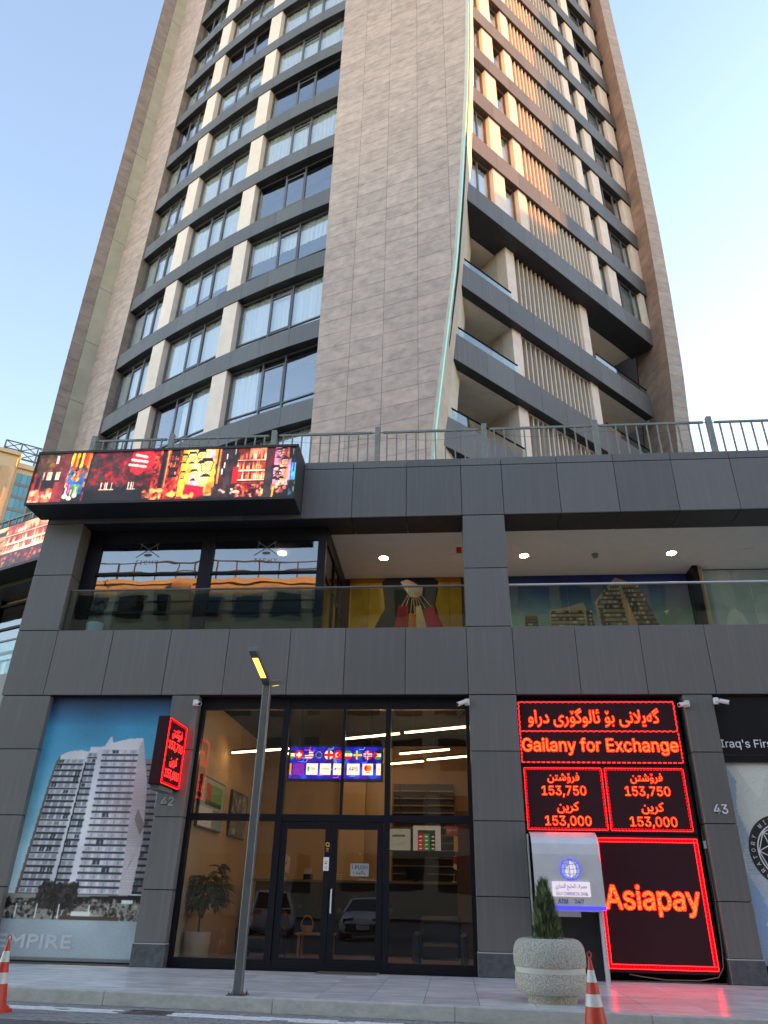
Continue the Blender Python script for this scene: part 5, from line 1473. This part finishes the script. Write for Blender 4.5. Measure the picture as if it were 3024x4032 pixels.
# flag screen
sc_ = Cv(260, 88, (10, 16, 190)); rs = np.random.default_rng(4)
sc_.speck(0, 0, 1, 1, [(16, 40, 235), (8, 10, 120), (30, 90, 255), (60, 20, 170)], 90, .05, .09, rs)
for _ in range(16):
    u, v = rs.uniform(0, 1), rs.uniform(0, 1); c = [(60, 190, 255), (230, 80, 220), (80, 120, 255)][rs.integers(3)]
    sc_.line((u, v), (u + .05, v), .022, c); sc_.line((u + .05, v), (u + .065, v + .1), .022, c)
W_, R_, B_, Gn, K_ = (245, 245, 245), (225, 20, 30), (20, 40, 150), (20, 150, 60), (20, 20, 24)
asp = 260 / 88.0
def flag(cx, fn):
    ry = .145; rx = ry / asp
    mk = ((sc_.u - cx) / rx) ** 2 + ((sc_.v - .745) / ry) ** 2 < 1
    old = sc_.a.copy(); fn(cx, rx, ry); sc_.a = np.where(mk[..., None], sc_.a, old)
def fill(c): return lambda cx, rx, ry: sc_.rect(cx - rx, .58, cx + rx, .91, c)
def f_swiss(cx, rx, ry): fill(R_)(cx, rx, ry); sc_.rect(cx - rx * .2, .66, cx + rx * .2, .83, W_); sc_.rect(cx - rx * .6, .71, cx + rx * .6, .78, W_)
def f_us(cx, rx, ry):
    fill(W_)(cx, rx, ry)
    for k in range(4): sc_.rect(cx - rx, .60 + k * .08, cx + rx, .64 + k * .08, R_)
    sc_.rect(cx - rx, .74, cx, .91, B_)
def f_eu(cx, rx, ry):
    fill((16, 40, 160))(cx, rx, ry)
    for k in range(12): sc_.ell(cx + rx * .68 * math.cos(k * .5236), .745 + ry * .68 * math.sin(k * .5236), .0035, .012, (250, 230, 150))
def f_gb(cx, rx, ry): fill(W_)(cx, rx, ry); sc_.rect(cx - rx * .25, .58, cx + rx * .25, .91, R_); sc_.rect(cx - rx, .705, cx + rx, .785, R_)
def f_tr(cx, rx, ry): fill(R_)(cx, rx, ry); sc_.ell(cx - rx * .1, .745, rx * .5, ry * .5, W_); sc_.ell(cx + rx * .06, .745, rx * .4, ry * .4, R_); sc_.ell(cx + rx * .4, .745, .004, .02, W_)
def f_ir(cx, rx, ry): fill(W_)(cx, rx, ry); sc_.rect(cx - rx, .79, cx + rx, .91, Gn); sc_.rect(cx - rx, .58, cx + rx, .70, R_); sc_.ell(cx, .745, .004, .03, R_)
def f_se(cx, rx, ry): fill((20, 90, 180))(cx, rx, ry); sc_.rect(cx - rx * .4, .58, cx - rx * .05, .91, (250, 210, 40)); sc_.rect(cx - rx, .72, cx + rx, .77, (250, 210, 40))
def f_no(cx, rx, ry): fill(R_)(cx, rx, ry); sc_.rect(cx - rx * .45, .58, cx + .002, .91, W_); sc_.rect(cx - rx, .70, cx + rx, .79, W_); sc_.rect(cx - rx * .3, .58, cx - rx * .1, .91, B_); sc_.rect(cx - rx, .73, cx + rx, .76, B_)
def f_jo(cx, rx, ry): fill(W_)(cx, rx, ry); sc_.rect(cx - rx, .80, cx + rx, .91, K_); sc_.rect(cx - rx, .58, cx + rx, .69, Gn); sc_.poly([(cx - rx, .58), (cx - rx, .91), (cx, .745)], R_)
for cx, fn in zip((.008, .095, .205, .315, .425, .525, .635, .745, .855, .965), (f_jo, f_swiss, f_us, f_eu, f_gb, f_tr, f_ir, f_se, f_no, f_jo)): flag(cx, fn)
for x0, x1, c in ((0, .02, (240, 150, 40)), (.04, .16, (130, 20, 190)), (.185, .31, W_), (.335, .455, W_), (.48, .605, W_), (.63, .77, W_), (.80, .915, W_), (.95, 1.0, W_)): sc_.rect(x0, .13, x1, .48, c)
sc_.ell(.845, .34, .026, .09, (225, 20, 40)); sc_.ell(.872, .34, .026, .09, (245, 140, 30)); sc_.rect(.835, .20, .885, .225, (200, 60, 60)); sc_.ell(.505, .31, .010, .035, (40, 110, 230)); sc_.ell(.208, .34, .012, .05, (20, 170, 150)); sc_.ell(.208, .27, .012, .04, (60, 200, 120))
fs = thing('flag_screen', 'hanging screen with rows of round flags and payment logos', 'screen', (-2.48, .9, 3.45))
MB().box(-3.53, -1.43, .91, .99, 3.42, 4.18).build('housing', 'counter_dark', fs)
sc_.plane('display', 'screen_bright', fs, (-3.48, .905, 3.47), (2.0, 0, 0), (0, 0, .67))
def fsl(body, u, wd, mt, v=.31, ht=None): lettering('logo_lettering', body, mt, fs, (-3.48 + u * 2.0, .903, 3.47 + v * .67), wd, ht, bold=.01)
fsl('zain', .10, .15, 'paper_white'); fsl('FIB', .255, .09, 'ink_blue'); fsl('FastPay', .395, .17, 'ink_red'); fsl('Alipay', .555, .13, 'ink_blue'); fsl('APS', .70, .20, 'counter_dark'); fsl('VI', .98, .05, 'ink_blue')
for x in (-3.3, -1.7): MB().tube([(x, .95, 4.18), (x, .95, 5.08)], .01, 6).build('hanger', 'counter_dark', fs)
# wall screens, right-hand screens
def wall_tv(nm, lab, y0, y1, cv):
    t = thing(nm, lab, 'screen', (-5.3, (y0 + y1) / 2, 2.48))
    MB().box(-5.33, -5.27, y0, y1, 2.47, 3.5).build('housing', 'counter_dark', t)
    cv.plane('display', 'screen_soft', t, (-5.265, y0 + .03, 2.50), (0, y1 - y0 - .06, 0), (0, 0, .97))
t1 = Cv(60, 40, (120, 122, 104)); t1.rect(.2, .55, .4, .9, (150, 30, 30)); t1.rect(.4, .55, .9, .9, (70, 110, 60)); t1.rect(.2, .46, .9, .54, (30, 40, 30)); t1.rect(0, 0, 1, .4, (150, 152, 140)); t1.rect(.55, 0, 1, .4, (96, 100, 96))
t2 = Cv(60, 40, (60, 54, 46)); t2.speck(0, 0, 1, 1, [(90, 84, 74), (40, 36, 32), (120, 112, 98), (70, 66, 60)], 160, .04, .05, np.random.default_rng(3))
wall_tv('rate_screen', 'rate screen on the left shop wall nearest the window', .52, 2.30, t1); wall_tv('wall_picture', 'dark grey picture screen further back on the left shop wall', 2.95, 4.48, t2)
rt_ = Cv(60, 50, (150, 156, 146)); rt_.rect(.15, .62, .75, .72, (70, 74, 70)); rt_.line((.15, .2), (.4, .3), .02, (90, 96, 90)); rt_.line((.4, .3), (.55, .25), .02, (90, 96, 90)); rt_.line((.55, .25), (.8, .45), .02, (90, 96, 90))
rr_ = Cv(60, 50, (168, 172, 166)); rr_.rect(.16, .0, .8, .82, (24, 26, 28)); rr_.rect(.16, .0, .38, .68, (170, 24, 36)); rr_.rect(.38, .0, .60, .68, (20, 130, 60))
for k in range(4):
    for u in (.22, .44, .66): rr_.rect(u, .07 + k * .16, u + .1, .10 + k * .16, (220, 220, 215))
for nm, lab, x0, x1, z0, z1, cv in (('chart_screen', 'pale screen with a line chart behind the right shop window', -1.66, -1.05, 2.34, 2.90, rt_), ('rate_board', 'rate board with red and green columns behind the right shop window', -1.02, -.25, 2.34, 2.98, rr_)):
    t = thing(nm, lab, 'screen', ((x0 + x1) / 2, 5.5, z0))
    MB().box(x0, x1, 5.47, 5.52, z0, z1).build('housing', 'counter_dark', t); cv.plane('display', 'screen_soft', t, (x0 + .02, 5.465, z0 + .02), (x1 - x0 - .04, 0, 0), (0, 0, z1 - z0 - .04))
    MB().tube([((x0 + x1) / 2, 5.5, z1), ((x0 + x1) / 2, 5.5, 4.0)], .015, 6).build('hanger', 'counter_dark', t)
ns_ = thing('notice', 'red no smoking notice behind the right shop window', 'notice', (-.08, .33, 2.42)); MB().box(-.10, .14, .292, .298, 2.36, 2.52).build('sheet', 'cone_red', ns_)
lettering('lettering', '(x) = =', 'paper_white', ns_, (.02, .29, 2.44), .18, .07)
pn = thing('sticker', 'orange payment sticker on the right shop window', 'sticker', (.10, .29, 1.95)); MB().box(.05, .13, .292, .297, 2.05, 2.33).build('sheet', 'orange_ink', pn)
# counter with clutter
ct = thing('reception_counter', 'long dark reception counter across the shop', 'counter', (-2.0, 4.7, .03))
MB().box(-4.9, .2, 4.6, 5.3, .03, 1.56).build('body', 'counter_dark', ct); MB().box(-4.95, .25, 4.52, 5.35, 1.56, 1.61).build('top', 'blind', ct)
for x, wd, h, mt, nm, lab in ((-2.9, .3, .14, 'paper_white', 'paper_tray', 'stack of paper trays on the counter behind the door'), (-2.1, .5, .05, 'paper_white', 'paper_stack', 'white papers spread on the counter behind the door'), (-3.6, .22, .25, 'lens', 'payment_terminal', 'dark payment terminal on the counter left of the door'), (-.9, .5, .22, 'lens', 'monitor', 'black monitor on the counter behind the right window')):
    t = thing(nm, lab, 'office item', (x, 4.7, 1.61))
    if nm == 'paper_tray':
        for k in range(4): MB().box(x - .15, x + .15, 4.58, 4.82, 1.612 + k * .04, 1.62 + k * .04).box(x - .15, x - .14, 4.58, 4.82, 1.62 + k * .04, 1.65 + k * .04).build('tray', mt, t)
    elif nm == 'monitor':
        MB().box(x - .25, x + .25, 4.7, 4.73, 1.66, 1.95).build('panel', mt, t); MB().box(x - .04, x + .04, 4.72, 4.78, 1.62, 1.7).box(x - .1, x + .1, 4.66, 4.84, 1.612, 1.62).build('stand', mt, t)
    else:
        MB().box(x - wd / 2, x + wd / 2, 4.6, 4.8, 1.612, 1.612 + h * .5).build('body', mt, t, bevel=.01); MB().box(x - wd * .4, x + wd * .3, 4.62, 4.78, 1.612 + h * .5, 1.612 + h).build('sheet', 'frost', t)
for x, lab, cols_ in ((-4.2, 'small white pennant flag on the counter left of the door', ('paper_white', 'orange_ink')), (.05, 'small striped flag on the counter at the right', ('ink_red', 'paper_white', 'leaf'))):
    t = thing('desk_flag', lab, 'flag', (x, 4.65, 1.61))
    MB().tube([(x, 4.65, 1.61), (x + .02, 4.65, 2.2)], .007, 6).build('pole', 'steel', t); MB().lathe([(.06, 0), (.05, .02)], 14, (x, 4.65, 1.612)).build('foot', 'steel', t)
    n = len(cols_)
    for k, c in enumerate(cols_):
        if n == 2 and k: MB().tube([(x + .05, 4.632, 1.98), (x + .05, 4.628, 1.98)], .04, 12).build('emblem', c, t); continue
        z0 = 2.18 - (.36 / (n if n == 3 else 1)) * (k + 1); z1 = 2.18 - (.36 / (n if n == 3 else 1)) * k
        MB().hexa([(x - .03, 4.636, z0), (x + .11, 4.62, z0 - .08), (x + .11, 4.63, z0 - .08), (x - .03, 4.644, z0), (x + .02, 4.636, z1), (x + .13, 4.62, z1 - .08), (x + .13, 4.63, z1 - .08), (x + .02, 4.644, z1)]).build('cloth', c, t)
# low table, basket, armchair
tb = thing('side_table', 'low wooden side table behind the left door leaf', 'table', (-2.95, 2.4, .03))
MB().box(-3.35, -2.55, 2.2, 2.75, .50, .54).build('top', 'wood_light', tb)
for x in (-3.31, -2.63):
    for y in (2.24, 2.66): bx('leg', 'wood_light', tb, x, x + .05, y, y + .05, .03, .50)
bk = thing('basket', 'small woven basket with an arched handle on the side table', 'basket', (-3.15, 2.4, .54))
MB().lathe([(.10, 0), (.13, .08), (.14, .13)], 20, (-3.15, 2.42, .541)).build('bowl', 'wood_light', bk)
MB().tube([(-3.28 + .13 + .13 * math.cos(t), 2.42, .66 + .20 * math.sin(t)) for t in [math.pi * i / 12 for i in range(13)]], .012, 7).build('handle', 'wood_light', bk)
for x, y, lab in ((-.25, 1.35, 'dark leather armchair behind the right shop window'), (-4.15, 2.7, 'dark leather armchair beside the potted plant')):
    ac = thing('armchair', lab, 'armchair', (x, y, .03), 'dark armchairs in the shop')
    bx('seat', 'leather', ac, x - .38, x + .38, y - .35, y + .35, .18, .46, bevel=.05); bx('backrest', 'leather', ac, x - .42, x + .42, y + .33, y + .52, .18, .92, bevel=.06)
    for s_ in (-1, 1): bx('arm', 'leather', ac, x + s_ * .47 - .085, x + s_ * .47 + .085, y - .36, y + .40, .12, .64, bevel=.05)
    for dx in (-.42, .42):
        for dy in (-.3, .42): bx('leg', 'counter_dark', ac, x + dx - .02, x + dx + .02, y + dy - .02, y + dy + .02, .03, .13)
# potted plant
pp = thing('plant_pot', 'tall beige glazed pot inside the shop window', 'plant pot', (-5.04, .76, .03))
MB().lathe([(.21, .0), (.235, .03), (.262, .45), (.268, .54), (.245, .54), (.235, .5)], 36, (-5.03, .78, .03)).build('pot', 'pot_glaze', pp, smooth=True); disc('soil', 'soil', pp, (-5.03, .78, .50), .232, .02)
hp = thing('house_plant', 'bushy dark leaved plant in the tall beige pot', 'plant', (-5.03, .78, .52))
stems = [[(-5.03, .78, .5), (-5.04, .77, .85), (-5.02, .78, 1.2), (-4.9, .80, 1.5), (-4.72, .82, 1.78)], [(-5.03, .78, .8), (-5.15, .74, 1.1), (-5.22, .72, 1.45)], [(-5.03, .78, .8), (-4.9, .85, 1.15), (-4.86, .84, 1.45)], [(-5.03, .78, .9), (-5.02, .68, 1.2), (-5.05, .62, 1.45)]]
for s_ in stems: MB().tube(s_, [.022 - .004 * i for i in range(len(s_))], 7).build('stem', 'bark', hp)
lfv = [(0, 0, 0), (.03, .045, .012), (.0, .05, 0), (-.03, .045, .012), (.032, .11, .005), (0, .12, -.01), (-.032, .11, .005), (.018, .17, -.02), (0, .175, -.03), (-.018, .17, -.02), (0, .23, -.06)]
lfm = MB().add(lfv, [(0, 1, 2), (0, 2, 3), (1, 4, 5, 2), (2, 5, 6, 3), (4, 7, 8, 5), (5, 8, 9, 6), (7, 10, 8), (8, 10, 9)]).mesh('leaf', 'leaf', smooth=True)
rl_ = random.Random(8)
for i in range(300):
    if i < 255:
        t = rl_.uniform(0, 6.283); ph = rl_.uniform(-.9, 1.0); q = rl_.uniform(.35, 1.0)
        p = Vector((-4.98 + .43 * q * math.cos(t) * math.cos(ph), .88 + .28 * q * math.sin(t) * math.cos(ph), 1.26 + .40 * q * math.sin(ph)))
    else:
        st_ = stems[0]; f = rl_.uniform(.6, 1); k = min(3, int(f * 4)); a, b = Vector(st_[k]), Vector(st_[k + 1]); p = a.lerp(b, f * 4 - k); t = rl_.uniform(0, 6.283)
    s_ = rl_.uniform(.95, 1.5)
    M_ = Matrix.Translation(p) @ Matrix.Rotation(t - 1.57, 4, 'Z') @ Matrix.Rotation(rl_.uniform(-.9, .35), 4, 'X') @ Matrix.Rotation(rl_.uniform(-.5, .5), 4, 'Y') @ Matrix.Scale(s_, 4)
    put('leaf', lfm, hp, M_)
# stickers and PUSH sign on the door
ph_ = thing('push_sign', 'white PUSH sign hanging inside the right door pane', 'sign', (-1.80, .285, 1.59))
MB().box(-1.98, -1.62, .285, .292, 1.585, 1.81).build('plate', 'paper_white', ph_)
lettering('lettering', 'PUSH', 'ink_black', ph_, (-1.77, .283, 1.745), .24, .075, bold=.02); lettering('lettering', shape_ar('پالیدە'), 'ink_black', ph_, (-1.81, .283, 1.645), .24, .08, bold=.01)
MB().bar((-1.945, .283, 1.71), (-1.945, .283, 1.79), .012, .002, up=(0, 1, 0)).build('arrow', 'ink_red', ph_)
MB().tube([(-1.92, .286, 1.81), (-1.80, .286, 1.97), (-1.68, .286, 1.81)], .004, 5).build('string', 'gold', ph_); MB().tube([(-1.80, .27, 1.98), (-1.80, .29, 1.98)], .02, 12).build('hook', 'frost', ph_)
st_ = thing('payment_sticker', 'yellow Q logo sticker on the door centre stile', 'sticker', (-2.45, .22, 2.05))
q = MB()
for i in range(20):
    t0, t1_ = i * .314, (i + 1) * .314
    q.quad(*[(-2.45 + r_ * math.cos(t), .226, 2.14 + r_ * math.sin(t)) for r_, t in ((.025, t0), (.04, t0), (.04, t1_), (.025, t1_))])
q.build('ring', 'gold', st_); MB().bar((-2.435, .225, 2.12), (-2.41, .225, 2.10), .014, .002, up=(0, 1, 0)).build('tail', 'gold', st_)
MB().tube([(-2.462, .227, 2.06), (-2.462, .224, 2.06)], .018, 12).build('red_dot', 'ink_red', st_); MB().tube([(-2.440, .227, 2.06), (-2.440, .223, 2.06)], .018, 12).build('orange_dot', 'orange_ink', st_)
lettering('lettering', 'VISA', 'paper_white', st_, (-2.45, .225, 2.02), .06, .02)
s2_ = thing('payment_sticker', 'tall white card logo sticker on the door centre stile', 'sticker', (-2.46, .22, 1.68)); MB().box(-2.515, -2.405, .223, .2275, 1.67, 1.91).build('sheet', 'paper_white', s2_)
lettering('lettering', 'VISA', 'ink_blue', s2_, (-2.46, .222, 1.835), .07, .024, bold=.02); MB().tube([(-2.472, .2215, 1.80), (-2.472, .2225, 1.80)], .014, 10).build('red_dot', 'ink_red', s2_); MB().tube([(-2.452, .2210, 1.80), (-2.452, .2222, 1.80)], .014, 10).build('orange_dot', 'orange_ink', s2_)
for k in range(3): MB().box(-2.49, -2.43, .2215, .2229, 1.70 + k * .02, 1.708 + k * .02).build('text_line', 'grey_letters', s2_)
# plant pot on the upper gallery
up2 = thing('gallery_plant', 'small plant in a white pot behind the gallery glass', 'plant', (-8.4, .5, 6.55))
MB().lathe([(.14, 0), (.2, .04), (.22, .34), (.2, .34)], 24, (-8.4, .55, 6.565)).build('pot', 'plastic_white', up2, smooth=True); MB().tube([(-8.4, .55, 6.8), (-8.42, .55, 7.4), (-8.35, .55, 7.9)], [.015, .01, .005], 6).build('stem', 'wood_light', up2)
for i in range(46):
    t = rl_.uniform(0, 6.283); z = rl_.uniform(7.2, 8.1); q_ = rl_.uniform(.03, .22)
    put('leaf', lfm, up2, Matrix.Translation((-8.38 + q_ * math.cos(t), .55 + .5 * q_ * math.sin(t), z)) @ Matrix.Rotation(t - 1.57, 4, 'Z') @ Matrix.Rotation(rl_.uniform(-.8, .3), 4, 'X') @ Matrix.Scale(rl_.uniform(.4, .75), 4))

# ================================================================ OTHER BUILDINGS
def block(name, lab, pl, s0, s1, dep, h, wall, win, nfl, z0=0, bays=8, wh=.55, base=1.0):
    t = thing(name, lab, 'building', pl.p((s0 + s1) / 2, dep / 2, 0))
    q = MB(); pl.box(q, s0, s1, .0, dep, z0, h); q.build('wall', wall, t)
    q = MB(); pl.box(q, s0 - .3, s1 + .3, -.3, dep + .3, h, h + .5); q.build('cornice', wall, t)
    fh = (h - base) / nfl; bw = (s1 - s0) / bays
    for i in range(nfl):
        for j in range(bays):
            o_ = pl.bx('window', win, t, s0 + bw * (j + .15), s0 + bw * (j + .85), -.06, .02, base + fh * i + fh * .2, base + fh * i + fh * (.2 + wh))
    return t
# sandstone block with blue glazing behind the podium's left end
FB = Pl(-105.6, 130.0, 34)
fbt = thing('sandstone_building', 'sunlit sandstone building with blue glass strips behind the podium on the left', 'building', (-105, 135, 0))
q = MB(); FB.box(q, -60, -.5, -.6, 40, 0, 97.6); q.build('wall', 'sandstone', fbt)
q = MB(); FB.box(q, -.5, 30, .0, 38, 0, 94.6); q.build('wall', 'sandstone', fbt)
q = MB(); FB.box(q, -61, .0, -1.3, 41, 97.6, 98.6); q.build('cornice', 'sandstone', fbt)
q = MB(); FB.box(q, .0, 30.5, -.7, 39, 94.6, 95.9); q.build('cornice', 'sandstone', fbt)
FB.bx('pilaster', 'sandstone_dark', fbt, -3.4, -1.6, -1.2, -.6, 0, 94.0)
for i in range(14):
    FB.bx('spandrel', 'frame', fbt, .3, 20, -.25, .0, 90.6 - i * 3.5 - .75, 90.6 - i * 3.5)
    for j in range(8): FB.bx('window', 'blue_glass', fbt, .34 + j * 1.2, .34 + j * 1.2 + 1.14, -.20, .02, 90.62 - i * 3.5, 93.3 - i * 3.5)
tr = thing('roof_truss', 'black steel roof sign frame on top of the sandstone building', 'frame', FB.p(2, 4, 96))
q = MB(); T_ = (-4.4, -.6, 3.2, 7.0, 10.8)
for t in T_:
    for e in (3, 7): q.bar(FB.p(t, e, 95.9), FB.p(t, e, 103.4), .26)
for z in (98.9, 101.2, 103.4):
    for e in (3, 7): q.bar(FB.p(T_[0], e, z), FB.p(T_[-1], e, z), .24)
    for t in T_: q.bar(FB.p(t, 3, z), FB.p(t, 7, z), .2)
for t0_, t1_ in zip(T_[:-1], T_[1:]):
    for z0, z1 in ((98.9, 101.2), (101.2, 103.4)):
        q.bar(FB.p(t0_, 3, z0), FB.p(t1_, 3, z1), .18); q.bar(FB.p(t1_, 3, z0), FB.p(t0_, 3, z1), .18)
q.build('truss', 'roof_steel', tr)
# street behind the camera, seen in the glass
OPP = Pl(30, -46, 180)
ob_ = block('hotel_building', 'beige hotel block across the street reflected in the upper glass', OPP, -6, 84, 14, 27.5, 'hotel_stone', 'car_glass', 6, 0, 24)
for k in range(6): OPP.bx('corner_pier', 'sandstone_dark', ob_, -6 + k * 15, -4.2 + k * 15, -.6, .1, 0, 27.5)
q = MB()
for t in range(46): q.bar(OPP.p(-6 + t * 2, .3, 28), OPP.p(-6 + t * 2, .3, 30), .12)
q.bar(OPP.p(-6, .3, 30), OPP.p(84, .3, 30), .12); q.bar(OPP.p(-6, .3, 29), OPP.p(84, .3, 29), .1); q.build('roof_rail', 'roof_steel', ob_)
OP2 = Pl(72, -52, 180)
block('apartment_block', 'grey apartment block across the street to the right', OP2, -10, 34, 14, 34, 'tower_grey', 'car_glass', 9, 0, 9)
RS = Pl(37, 6, 0)  # slab out of view, added to keep the sun off the hotel front
block('shading_slab', 'unseen long slab added on the right to shade the hotel front', RS, 0, 96, 18, 44, 'tile', 'blue_glass', 12, 0, 18)
# sister tower that keeps the low sun off the podium and the lower floors
sdir = Vector((math.cos(rad(SUN_AZ)), math.sin(rad(SUN_AZ)), 0))
sc0 = Vector((5, 8, 0)) + sdir * 78
HN = Pl(sc0.x - 8, sc0.y - 26, 70)
block('sister_tower', 'neighbouring apartment tower standing to the right of the podium', HN, -14, 46, 22, 36.5, 'tile', 'blue_glass', 12, 0, 12)

# ================================================================ PARKED CARS (seen in the shop glass)
def car(x, y, rz, lab, suv=False):
    t = thing('parked_car', lab, 'car', (x, y, RZ), 'white cars parked across the street')
    M0 = Matrix.Translation((x, y, RZ)) @ Matrix.Rotation(rz, 4, 'Z')
    L, wd, top = (4.5, .92, 1.72) if suv else (4.7, .90, 1.46)
    hood = 1.02 if suv else .92
    secs = [(-L / 2, .45, .62, .70), (-L / 2 + .08, .30, hood - .2, .82), (-L / 2 + .35, .24, hood - .08, .90), (-L / 2 + 1.1, .22, hood + .04, .92), (0, .22, hood + .06, .92), (L / 2 - .7, .22, hood + .08, .92), (L / 2 - .15, .28, hood + .06, .88), (L / 2, .42, hood - .1, .78)]
    b = MB(); k = 10; vs = []; fs_ = []
    for (px, z0, z1, hw) in secs:
        hw *= wd / .92
        pr_ = [(-hw * .86, z0), (-hw, z0 + .12), (-hw, (z0 + z1) / 2), (-hw * .97, z1 - .1), (-hw * .86, z1), (hw * .86, z1), (hw * .97, z1 - .1), (hw, (z0 + z1) / 2), (hw, z0 + .12), (hw * .86, z0)]
        vs += [(px, yy, zz_) for yy, zz_ in pr_]
    for i in range(len(secs) - 1):
        for j in range(k): fs_.append((i * k + j, i * k + (j + 1) % k, (i + 1) * k + (j + 1) % k, (i + 1) * k + j))
    fs_ += [tuple(range(k - 1, -1, -1)), tuple((len(secs) - 1) * k + j for j in range(k))]
    b.add(vs, fs_).build('body', 'car_white', t, smooth=True, M=M0)
    x0, x1, x2, x3 = -L / 2 + 1.05, -L / 2 + 1.85, L / 2 - (.35 if suv else 1.1), L / 2 - (.1 if suv else .5)
    cab = MB(); hb, ht_ = hood + .02, top
    cab.hexa([(x0, -wd * .9, hb), (x3, -wd * .9, hb), (x3, wd * .9, hb), (x0, wd * .9, hb), (x1, -wd * .68, ht_ - .06), (x2, -wd * .68, ht_ - .06), (x2, wd * .68, ht_ - .06), (x1, wd * .68, ht_ - .06)]); cab.build('glasshouse', 'car_glass', t, M=M0)
    rf_ = MB().hexa([(x1 - .05, -wd * .69, ht_ - .065), (x2 + .05, -wd * .69, ht_ - .065), (x2 + .05, wd * .69, ht_ - .065), (x1 - .05, wd * .69, ht_ - .065), (x1 + .15, -wd * .58, ht_), (x2 - .12, -wd * .58, ht_), (x2 - .12, wd * .58, ht_), (x1 + .15, wd * .58, ht_)]); rf_.build('roof', 'car_white', t, bevel=.02, M=M0)
    pil = MB()
    for s_ in (-1, 1):
        for a, c in ((x0, x1), (x3, x2)): pil.bar((a, s_ * wd * .905, hb), (c, s_ * wd * .69, ht_ - .06), .07)
    pil.build('roof_pillar', 'car_white', t, M=M0)
    for s_ in (-1, 1):
        for px in (-L / 2 + .9, L / 2 - .9):
            wh_ = MB().tube([(px, s_ * (wd - .2), .33), (px, s_ * (wd + .005), .33)], .33, 24).build('wheel', 'tyre', t, M=M0); MB().tube([(px, s_ * (wd - .0), .33), (px, s_ * (wd + .012), .33)], .21, 20).build('rim', 'rim', wh_, M=M0)
        MB().hexa([(-L / 2 + .02, s_ * .55 - .18, hood - .32), (-L / 2 + .02, s_ * .55 + .18, hood - .30), (-L / 2 + .3, s_ * .55 + .2, hood - .3), (-L / 2 + .3, s_ * .55 - .2, hood - .3), (-L / 2 + .05, s_ * .55 - .18, hood - .2), (-L / 2 + .05, s_ * .55 + .18, hood - .16), (-L / 2 + .3, s_ * .55 + .2, hood - .14), (-L / 2 + .3, s_ * .55 - .2, hood - .14)]).build('headlight', 'lens', t, M=M0)
        MB().box(L / 2 - .16, L / 2 + .01, s_ * .62 - .2, s_ * .62 + .2, hood - .22, hood - .04).build('tail_light', 'tail_red', t, M=M0); MB().box(x0 + .35, x0 + .5, s_ * (wd + .12) - .09, s_ * (wd + .12) + .09, hood + .02, hood + .17).build('mirror', 'car_white', t, bevel=.03, M=M0)
    MB().box(-L / 2 - .012, -L / 2 + .15, -.62, .62, .34, .56).build('grille', 'lens', t, M=M0); MB().box(-L / 2 - .02, -L / 2 + .02, -.26, .26, .44, .55).build('number_plate', 'paper_white', t, M=M0)
car(-3.6, -18.5, rad(-93), 'white saloon car facing the shop, reflected in the door glass')
car(-7.5, -18.3, rad(80), 'white sport utility car seen from behind, reflected in the left shop window', True)
